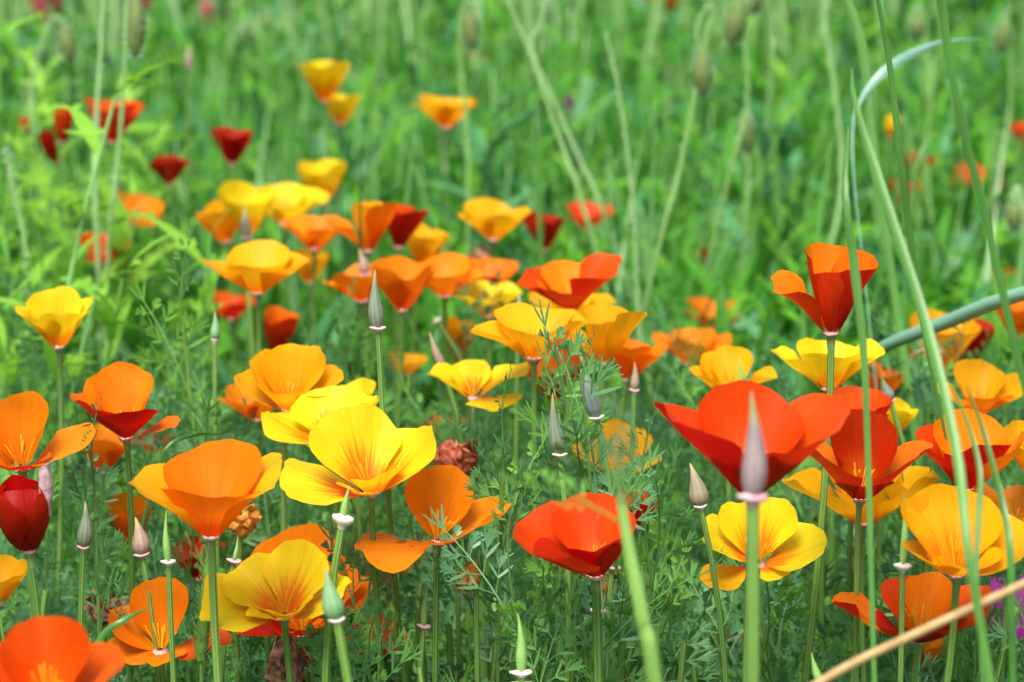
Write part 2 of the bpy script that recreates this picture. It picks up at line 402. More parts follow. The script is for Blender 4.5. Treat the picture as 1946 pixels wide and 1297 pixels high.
# ------------------------------------------------------------------ seed pods
def pod(bx, by, tx, ty, wpx, z, colr, label, collar='pink', cpx=None, lean=None, dz=0., name='seed_pod', two=False, spx=None, cheight=.0012, group=None):
    b = at(bx, by, z); t = at(tx, ty, z + dz); w = wpx*z/FPX; ax = t - b; Lp = np.linalg.norm(ax); ax = ax/Lp
    rng = np.random.default_rng(int(bx*3+by*5))
    if lean is None: lean = (rng.uniform(-.03, .03), rng.uniform(-.02, .02))
    g = np.array([b[0]+lean[0], b[1]+lean[1], 0])
    root = thing(name, label, 'seed pod', g, group)
    sr = (spx*z/FPX/2) if spx else .0013
    sp = stem_path(b, ax, lean, bow=.3)
    V, F, U = tube(sp - g, np.linspace(sr*1.3, sr, len(sp)), 8); mesh_obj('stem', V, F, STEM, root, U)
    # the pod: widest a quarter of the way up, drawn out to a thin tip
    tt = np.linspace(0, 1, 16); n = np.interp(tt, [0, .03, .12, .27, .45, .65, .82, .95, 1], [.42, .66, .93, 1, .80, .47, .24, .12, .03])
    bow = np.cross(ax, [0, 1, 0])*Lp*.03*rng.choice([-1, 1])
    pts = b + ax*Lp*tt[:, None] + bow*np.sin(tt*math.pi)[:, None]
    V, F, U = tube(pts - g, n*w/2, 12); mesh_obj('pod', V, F, POD[colr], root, U)
    cw = (cpx or wpx*1.1)*.88*z/FPX/2
    ref = np.cross(ax, [0, 1, 0]); ref /= np.linalg.norm(ref); bi = np.cross(ax, ref)
    ang = np.linspace(0, 2*math.pi, 15)
    for q in range(2 if two else 1):
        VV, UU = [], []
        prof = [(-1.5, sr/cw*1.05), (-1.0, .45), (-.55, .84), (-.1, 1.), (.3, .95), (.38, .62), (.6, .3)]
        for j, (h, rr) in enumerate(prof):
            w_ = rr*cw*(1+.07*np.sin(ang*3+q)+.04*np.sin(ang*5+1))
            VV.append(b - g + ax*(h*cheight - q*.005) + (np.cos(ang)*w_)[:, None]*ref + (np.sin(ang)*w_)[:, None]*bi + ax*(.0005*np.sin(ang*2+1+q))[:, None])
            UU.append(np.stack([ang/6.28, np.full(15, j/6)], 1))
        mesh_obj('collar', np.concatenate(VV), grid_faces(14, 6)[:, ::-1], COLLAR[collar], root, np.concatenate(UU))
    return root

def withered(x, y, z, Lpx, mat, label, t=0, r=0, lean=None, droop=False, n=4, crumple=.085, name='withered_poppy', e=(40, 95)):
    base = at(x, y, z); L = Lpx*z/FPX; rng = np.random.default_rng(int(x+y))
    lean = lean or (rng.uniform(-.03, .03), rng.uniform(-.01, .02))
    Rm = np.array((Matrix.Rotation(r*D2R, 3, 'Y') @ Matrix.Rotation(t*D2R, 3, 'X'))); axis = Rm @ np.array([0, 0, 1.])
    g = np.array([base[0]+lean[0], base[1]+lean[1], 0])
    root = thing(name, label, 'withered flower', g)
    ax = axis if not droop else np.array([0, 0, 1.])
    sp = stem_path(base, ax, lean); V, F, U = tube(sp - g, .0013, 8); mesh_obj('stem', V, F, STEM, root, U)
    for i in range(n):
        V, F, U = petal(rng, L*rng.uniform(.8, 1.1), i*360/n+rng.uniform(-20, 20), e[0]+rng.uniform(-15, 15), e[1]+rng.uniform(-20, 20), 40, 1.1, nu=26, nv=20, crumple=crumple, ruf=.08)
        mesh_obj('petal', V @ Rm.T + (base - g), F, mat, root, U)
    # the young green pod inside
    p0 = base; V, F, U = tube(np.array([p0, p0+axis*L*.5, p0+axis*L*1.05]) - g, [.0014, .0011, .0002], 7); mesh_obj('pod', V, F, POD['leaf'], root, U)
    return root

# ------------------------------------------------------------------ leaves
def strip(p, d, L, w, up, nseg=2, bend=0., shape='lin'):
    """flat tapered lobe from p along d"""
    d = d/np.linalg.norm(d); side = np.cross(d, up); ns = np.linalg.norm(side)
    side = side/ns if ns > 1e-6 else np.array([1., 0, 0]); nn = np.cross(side, d)
    t = np.linspace(0, 1, nseg+1)
    if shape == 'lin': ww = np.interp(t, [0, .5, 1], [.55, 1., .35])*w/2
    else: ww = np.interp(t, [0, .12, .4, .75, 1], [.25, .6, 1., .6, .03])*w/2
    c = p + d*L*t[:, None] + nn*(bend*L*t**2)[:, None]
    V = np.empty((2*(nseg+1), 3)); V[0::2] = c - side*ww[:, None]; V[1::2] = c + side*ww[:, None]
    i = np.arange(nseg)*2; F = np.stack([i, i+1, i+3, i+2], 1)
    U = np.stack([np.tile([0., 1.], nseg+1), np.repeat(t, 2)], 1)
    return V, F, U
def feathery_leaf(seed, L=.06, lod=0):
    """finely cut leaf along +X, in the XY plane, arching; returns V, F, U"""
    rng = np.random.default_rng(seed); parts = []; up = np.array([0, 0, 1.])
    def axis_pt(t): return np.array([L*t, 0, L*(.10*math.sin(t*2.6))])
    nb = 4 if lod == 0 else 3
    tt = np.linspace(.0, 1, 6); pp = np.array([axis_pt(t) for t in tt])
    parts.append(tube(pp, np.linspace(.0007, .0003, 6), 4 if lod == 0 else 3))
    for i in range(nb):
        t = .30 + .62*i/(nb-.5); p = axis_pt(t); bl = L*(.46 - .10*i)*rng.uniform(.85, 1.15)
        for sgn in (-1, 1):
            a = sgn*rng.uniform(38, 60)*D2R; d = np.array([math.cos(a), math.sin(a), rng.uniform(.0, .35)]); d /= np.linalg.norm(d)
            e = p + d*bl*.55
            parts.append(strip(p, d, bl*.6, .0009, up, 1))
            for s in ((-2, -1, 0, 1, 2) if lod == 0 else (-2, -1, 0, 1, 2)[(i % 2)::2] if i > 1 else (-2, -1, 0, 1, 2)):
                a2 = a + s*rng.uniform(.28, .40)*(1 if lod == 0 else 1.5); d2 = np.array([math.cos(a2), math.sin(a2), d[2]+rng.uniform(-.1, .3)])
                q = p + d*bl*(.55 if abs(s) != 2 else .34)
                ln = bl*rng.uniform(.32, .50)
                parts.append(strip(q, d2, ln, rng.uniform(.0014, .0020) if lod == 0 else .0023, up, 2 if lod == 0 else 1, rng.uniform(0, .2)))
                if lod == 0 and s in (-1, 0, 1):
                    for s2 in (-1, 1):
                        a3 = a2 + s2*.5; d3 = np.array([math.cos(a3), math.sin(a3), d2[2]+.1])
                        parts.append(strip(q + d2/np.linalg.norm(d2)*ln*.45, d3, ln*.5, .0014, up, 1, .1))
    p = axis_pt(.97)
    for s in (-1, 0, 1):
        a2 = s*.5; parts.append(strip(p, np.array([math.cos(a2), math.sin(a2), .1]), L*.2, .0016, up, 2, .1))
    return join(parts)
def lance_leaf(seed, L=.08, w=.012, nseg=5, droop=.35, lobes=0):
    rng = np.random.default_rng(seed); up = np.array([0, 0, 1.])
    V, F, U = strip(np.zeros(3), np.array([1., 0, 0]), L, w, up, nseg, -droop, 'lance')
    V[:, 2] += .35*V[:, 0]; parts = [(V, F, U)]
    for i in range(lobes):
        t = .25 + .55*i/max(1, lobes-1); x = L*t; z = -droop*L*t*t + .35*x
        for s in (-1, 1):
            a = s*rng.uniform(35, 60)*D2R
            parts.append(strip(np.array([x, 0, z]), np.array([math.cos(a), math.sin(a), rng.uniform(-.1, .2)]), L*.34*rng.uniform(.7, 1.1)*(1.1-t*.6), w*.55, up, 2, -.2, 'lance'))
    return join(parts)

class Mass:
    """accumulates many copies of small templates in one mesh (for uncountable stuff)"""
    def __init__(s): s.V, s.F, s.U, s.T, s.o = [], [], [], [], 0
    def add(s, tpl, mats, tints):
        V, F, U = tpl; M = np.asarray(mats)                       # (m,3,4)
        W = np.einsum('mij,nj->mni', M[:, :, :3], V) + M[:, None, :, 3]
        m, n = len(M), len(V)
        s.V.append(W.reshape(-1, 3)); s.F.append((F[None] + (np.arange(m)*n)[:, None, None] + s.o).reshape(-1, F.shape[1]))
        s.U.append(np.tile(U, (m, 1))); s.T.append(np.repeat(tints, n)); s.o += m*n
    def build(s, name, mat, label, cat):
        o = mesh_obj(name, np.concatenate(s.V), np.concatenate(s.F), mat, None, np.concatenate(s.U), np.concatenate(s.T))
        o['kind'] = 'stuff'; tag(o, label, cat); return o
def xf(pos, yaw, pitch, roll, sc):
    m = np.array(Matrix.Rotation(yaw, 3, 'Z') @ Matrix.Rotation(-pitch, 3, 'Y') @ Matrix.Rotation(roll, 3, 'X'))*sc
    return np.hstack([m, np.asarray(pos)[:, None]])

# ================================================================== THE PLACE
gv = []; nG = 60
xs = np.concatenate([-np.geomspace(200, .5, nG//2), [0], np.geomspace(.5, 200, nG//2)])
ys = np.concatenate([-np.geomspace(60, .5, 16), [0], np.geomspace(.3, 400, nG)])
XX, YY = np.meshgrid(xs, ys); ZZ = .012*np.sin(XX*7)*np.cos(YY*5) - .012
gobj = mesh_obj('ground', np.stack([XX, YY, ZZ], -1).reshape(-1, 3), grid_faces(len(xs)-1, len(ys)-1), ground_mat())
gobj['kind'] = 'structure'


# ------------------------------------------------------------------ the poppies, large ones petal by petal
# petal azimuth: 0 towards the viewer, 90 to the right, 180 away, 270 to the left
flower(705, 938, .95, 150, 'Y', [P(28, 50, 54, .60, 50, .8), P(122, 38, 46, 1.06, 50, .7, ruf=.05), P(214, 47, 53, 1.08, 48, .6), P(276, 13, 19, 1.08, 40, .8), P(330, 30, 38, .52, 44, .8)],
       'largest yellow poppy, wide open, with orange streaked centre, beside a russet withered bloom', t=12, r=0, lean=(.022, .0))
flower(632, 842, 1.03, 128, 'Y', [P(20, 20, 24, .8, 46, .8), P(82, 34, 58, 1.02, 44, .8), P(185, 40, 46, .95, 54, .6), P(262, 24, 22, 1.05, 52, .7, ruf=.06)],
       'ruffled yellow poppy tucked right behind the largest yellow poppy', t=8, r=-4)
flower(540, 1172, .93, 138, 'Y', [P(25, 44, 46, .64, 50, .85), P(92, 24, 32, .95, 42, .9), P(152, 48, 52, 1.0, 42, .6), P(230, 34, 36, .95, 42, .7), P(276, 16, 24, 1.16, 44, .7, ruf=.06), P(335, 36, 36, .62, 46, .8)],
       'lemon yellow poppy with wavy rim overlapping an orange poppy behind it', t=14, r=-2, lean=(.012, 0))
flower(832, 1030, .96, 138, 'O', [P(10, 22, 40, .42, 50, 1.), P(72, 34, 46, 1.1, 48, .8, ruf=.03), P(190, 62, 72, 1.0, 50, .7, ruf=.02), P(292, -4, 6, 1.05, 36, .8)],
       'orange poppy in front of a russet withered bloom, one petal hanging out flat', t=12, r=3, lean=(-.004, 0))
flower(402, 1020, .89, 178, 'O', [P(14, 50, 58, .94, 56, .82), P(84, 54, 48, 1.08, 36, .95, curl=-10, c='G'), P(184, 54, 70, 1.04, 54, .8), P(276, 46, 38, 1.04, 42, 1.15, c='G')],  # golden colour of the side petals stands in for light shining through
       'large orange cup-shaped poppy with side petals coloured golden for glow on a thick stem', t=8, r=2, lean=(.02, -.03), stem_r=.0018, ruf=.022)
flower(1428, 945, .84, 208, 'R', [P(350, 48, 52, .70, 56, .85), P(82, 50, 44, 1.18, 40, 1.0, tipcurl=.1), P(178, 56, 66, .98, 56, .8), P(278, 50, 42, 1.22, 40, 1.0), P(30, 46, 50, .72, 40, .9)],
       'largest scarlet orange poppy, a wide funnel behind a lilac grey seed pod', t=5, r=0, lean=(.004, .02), ruf=.025)
flower(1580, 633, .96, 168, 'T', [P(8, 62, 88, .80, 52, 1.15, c='R'), P(84, 58, 72, .98, 40, 1.5, tipcurl=-.25), P(178, 66, 88, 1.08, 54, 1., ruf=.04), P(274, 48, 46, .88, 34, 1.6, curl=-20)],
       'tall tulip-shaped red orange poppy standing above a yellow poppy', t=2, r=-2, lean=(-.03, .0), stem_r=.0017, ruf=.03)
flower(1573, 740, 1.08, 120, 'Y', [P(0, 46, 60, .92, 56, .9), P(82, 44, 46, 1.04, 38, 1.2), P(180, 48, 60, .88, 54, .8, ruf=.05), P(278, 40, 34, 1.06, 34, 1.2)],
       'warm yellow scalloped poppy directly beneath the tall tulip-shaped poppy', t=0, r=2)
flower(1634, 948, .92, 158, 'T', [P(2, 58, 34, .56, 62, .45, c='D', curl=-25), P(74, 42, 54, 1.02, 42, .9), P(180, 66, 84, 1.06, 48, .7, c='D', ruf=.02), P(285, 46, 50, .98, 44, 1.)],
       'poppy with dark red upright back petal and small dark red lip on a thin stem', t=8, r=0, lean=(.02, 0), stem_r=.0013)
flower(1640, 995, 1.03, 168, 'G', [P(10, 46, 52, .8, 52), P(72, 38, 46, 1.02, 46), P(182, 50, 60, .9, 52), P(284, 36, 36, 1.06, 46, .9)],
       'golden orange poppy spread behind the poppy with the dark red lip', t=6)
flower(1835, 930, 1.0, 146, 'T', [P(10, 50, 62, .9, 54, 1.), P(76, 44, 58, 1.02, 48, .9, c='O'), P(176, 56, 72, 1.0, 54, .8, c='O'), P(276, 46, 54, 1.0, 52, .9, c='R')],
       'burnt orange poppy crossed by green grass blades above a golden poppy', t=6, r=2)
flower(1818, 1092, .88, 164, 'G', [P(8, 36, 48, .72, 56, 1.), P(78, 30, 40, 1.0, 52, .8), P(178, 52, 66, .98, 54, .7), P(232, 52, 64, 1.0, 46, .8), P(290, 34, 44, .74, 46, .9)],
       'large golden poppy behind crossing grass blades near the magenta flower', t=12, r=-4, lean=(-.045, 0), stem_r=.0016, ruf=.02)
flower(1858, 786, 1.15, 104, 'G', [P(20, 36, 50, .78, 56, 1., c='O'), P(80, 38, 46, 1.02, 46), P(180, 50, 62, .98, 52), P(280, 34, 38, .92, 40)],
       'golden poppy with an orange front petal just above the burnt orange poppy', t=8, r=2)
flower(1745, 1215, .93, 150, 'T', [P(18, 40, 50, .72, 58, .85, c='D'), P(72, 38, 46, 1.05, 50, .9, c='R'), P(150, 60, 70, .85, 34, .8), P(205, 52, 58, .8, 50, .8, c='R'), P(282, 24, 32, 1.22, 30, 1.6, tipcurl=.15), P(320, 34, 40, .8, 50, .9, c='D')],
       'ragged red poppy with one long orange petal, crossed by the dry straw', t=10, r=2, lean=(.004, 0))
flower(1440, 1072, .95, 122, 'Y', [P(40, 4, 8, .5, 44, .6), P(84, 26, 34, 1.08, 46, .6, ruf=.02), P(158, 56, 62, 1.04, 38, .6), P(205, 54, 60, 1.0, 38, .6), P(266, 34, 40, 1.05, 36, .7), P(300, 0, 2, .92, 30, .8, c='G')],
       'yellow poppy with rounded separate petals beneath the largest scarlet poppy', t=16, ruf=.02)
flower(1132, 1094, .90, 166, 'R', [P(12, 52, 66, .70, 60, .85, c='D'), P(80, 54, 70, .84, 44, 1.1), P(176, 52, 60, .95, 48, .8), P(262, 36, 42, 1.08, 46, 1.0, ruf=.05), P(312, 40, 40, .92, 38, 1., c='D')],
       'scarlet poppy with orange stamens behind a blurred feathery leaf', t=12, r=-3, lean=(.006, 0), stem_r=.0021)
flower(1205, 1003, 1.0, 70, 'R', 'cup', 'small pinkish red poppy beside the scarlet poppy with orange stamens', t=6)
flower(900, 757, 1.12, 102, 'Y', [P(34, 16, 2, 1.06, 40, .8, ruf=.02), P(92, 48, 20, 1.08, 38, 1.0, curl=-20), P(200, 50, 60, .72, 50, .8), P(276, 42, 36, .98, 42, 1.)],
       'yellow poppy with pointed folded petals below a wide golden funnel poppy', t=4)
flower(1015, 682, 1.08, 128, 'G', [P(0, 40, 42, .88, 58, 1.05), P(86, 42, 44, .98, 42, 1.2, ruf=.03), P(180, 40, 46, 1.0, 56, 1.), P(274, 36, 26, 1.0, 50, 1.)],
       'wide golden funnel poppy just below a wavy red orange poppy', t=0, r=0, ruf=.02)
flower(1146, 690, 1.13, 122, 'G', [P(350, 60, 72, .84, 50, 1.1), P(62, 54, 58, 1.06, 36, 1.2), P(180, 62, 74, .9, 50, 1.), P(268, 44, 42, .78, 40, 1.)],
       'golden poppy with pointed upright petals next to the wide golden funnel poppy', t=2, r=2)
flower(1085, 590, 1.22, 122, 'R', [P(330, 34, 44, .82, 54, 1., c='T'), P(72, 52, 46, 1.06, 46, 1.5, curl=-15), P(180, 48, 54, .88, 56, .8, c='O', ruf=.07), P(268, 36, 42, .9, 44, 1.)],
       'wavy red orange poppy rising over the wide golden funnel poppy', t=6, r=2, ruf=.06)
flower(1085, 612, 1.34, 90, 'G', [P(0, 40, 44, .8), P(90, 34, 34, 1.), P(180, 40, 46, .8), P(270, 34, 34, 1.)],
       'golden poppy mostly hidden behind the wavy red orange poppy', t=2)
flower(1192, 722, 1.2, 94, 'O', [P(350, 62, 70, .9, 52), P(70, 56, 54, 1.06, 36, 1.), P(180, 62, 74, .9, 50), P(280, 56, 66, .8, 44)],
       'slender orange poppy leaning by the golden poppy with pointed petals', t=0, r=10)
flower(1385, 755, 1.14, 100, 'G', [P(0, 40, 48, .7, 50), P(72, 36, 44, .98, 40), P(165, 56, 66, .95, 40), P(215, 52, 60, .9, 40), P(285, 38, 46, .94, 40)],
       'golden poppy peeking out above the largest scarlet poppy, thin pod before it', t=6)
flower(545, 778, 1.07, 124, 'G', [P(350, 44, 54, .85, 54, .85), P(78, 40, 50, 1.02, 40, 1.1), P(185, 54, 66, 1.0, 44, .8), P(150, 60, 66, 1.0, 30, .8), P(232, 46, 56, .95, 44, .8), P(282, 30, 34, .9, 46)],
       'ruffled golden orange double poppy above the ruffled yellow poppy', t=14, r=8, ruf=.03)
flower(240, 832, 1.0, 126, 'T', [P(26, 40, 46, .86, 54, 1., c='D'), P(76, 24, 18, .8, 34, 1.), P(170, 58, 72, 1.06, 46, .9, c='O', ruf=.02), P(232, 54, 62, 1.0, 44, .9, c='O'), P(288, 46, 46, .98, 46, 1.1)],
       'orange poppy whose front petal is dark red, beside a plain seed stalk', t=6, r=-2, ruf=.025)
flower(112, 660, 1.1, 110, 'Y', [P(38, 56, 50, .98, 40, 1., curl=-10, corner=.36), P(125, 54, 54, 1.0, 40), P(205, 58, 66, 1.0, 44, .8), P(318, 54, 50, .98, 40, 1., corner=.36), P(282, 52, 44, .98, 36, 1.)],
       'yellow cup poppy standing alone against light green leafy weeds', t=4, r=0)
flower(42, 890, .97, 142, 'O', [P(15, 26, 40, .62, 56, 1., c='T'), P(82, 26, 34, .98, 46, 1.2, curl=-10), P(184, 64, 76, .98, 54, .8, ruf=.02), P(276, 34, 44, 1.0, 52)],
       'broad orange poppy with one tall back petal and a curled side petal', t=12, r=0, ruf=.025)
flower(195, 892, 1.17, 84, 'O', 'cup', 'small orange poppy half hidden behind the broad orange poppy', t=8, r=6)
root = flower(56, 1047, .92, 142, 'D', [P(20, 44, 112, 1.0, 56, .85), P(100, 46, 110, .98, 52, 1.), P(190, 46, 108, 1.04, 56, .9), P(280, 42, 104, 1.06, 56, .9)],
       'dark red half closed poppy with a faded lilac shrivelled petal edge', t=0, r=-6, lean=(.004, 0), stamens=False, ruf=.06)
_b = at(92, 985, .915); _rng = np.random.default_rng(8)
V, F, U = petal(_rng, .027, 60, 82, 98, 24, 1.2, crumple=.012, r0=.001, corner=.6); mesh_obj('faded_petal', V + (_b - np.array(root.location)), F, DRY_LILAC, root, U)
flower(-5, 1148, 1.0, 92, 'G', 'cup', 'golden poppy just under the dark red half closed poppy', t=6, r=6)
flower(305, 1238, .97, 130, 'O', [P(20, 14, 24, .5, 52, 1.), P(80, 14, 22, 1.0, 34, .9, c='R'), P(170, 62, 76, 1.06, 42, .8, c='T', ruf=.02), P(248, 36, 48, .9, 44, .8, c='T'), P(296, 14, 18, .72, 46, .9)],
       'orange poppy with erect back petal and curled stamens near a brown withered bloom', t=14, r=0)
flower(92, 1345, .74, 182, 'R', [P(10, 30, 44, .8, 52), P(84, 40, 44, 1.0, 52, .8), P(184, 62, 76, .98, 50, .7), P(276, 36, 44, 1.0, 52, .8)],
       'blurred scarlet poppy below the dark red half closed poppy', t=14, r=2)
flower(575, 1205, 1.02, 168, 'T', [P(10, 34, 40, .6, 56, 1., c='D'), P(76, 36, 42, 1.0, 48, .8, c='O'), P(205, 64, 68, 1.16, 50, .7, c='O', ruf=.02), P(120, 44, 50, .95, 40, .8, c='O'), P(285, 26, 30, .9, 50, 1., c='D')],
       'orange poppy with dark red underside hidden behind the lemon yellow poppy', t=12, r=-3)
flower(490, 558, 1.25, 112, 'G', [P(0, 40, 42, .86, 58, 1.05), P(84, 40, 32, 1.02, 52, 1.), P(180, 42, 46, .98, 56, .95), P(276, 38, 28, 1.02, 50, 1.)],
       'smooth golden funnel poppy with pink rim under it, standing clear of the cluster', t=1, r=0, ruf=.015)
flower(700, 477, 1.4, 106, 'O', [P(350, 62, 80, .92, 50, 1.1, c='G'), P(60, 60, 66, 1.06, 32, 1.2), P(180, 62, 80, .92, 50, 1., c='G'), P(280, 48, 30, .9, 34, 1.2)],
       'upright orange poppy with flared petals touching a dark red poppy', t=2, r=2)
flower(758, 470, 1.46, 92, 'D', [P(0, 62, 84, .86), P(70, 58, 62, 1.0, 40, 1.), P(180, 62, 84, .9, 50, 1., c='R'), P(270, 60, 80, .85)],
       'dark red poppy pressed against the upright orange poppy', t=0, r=4)

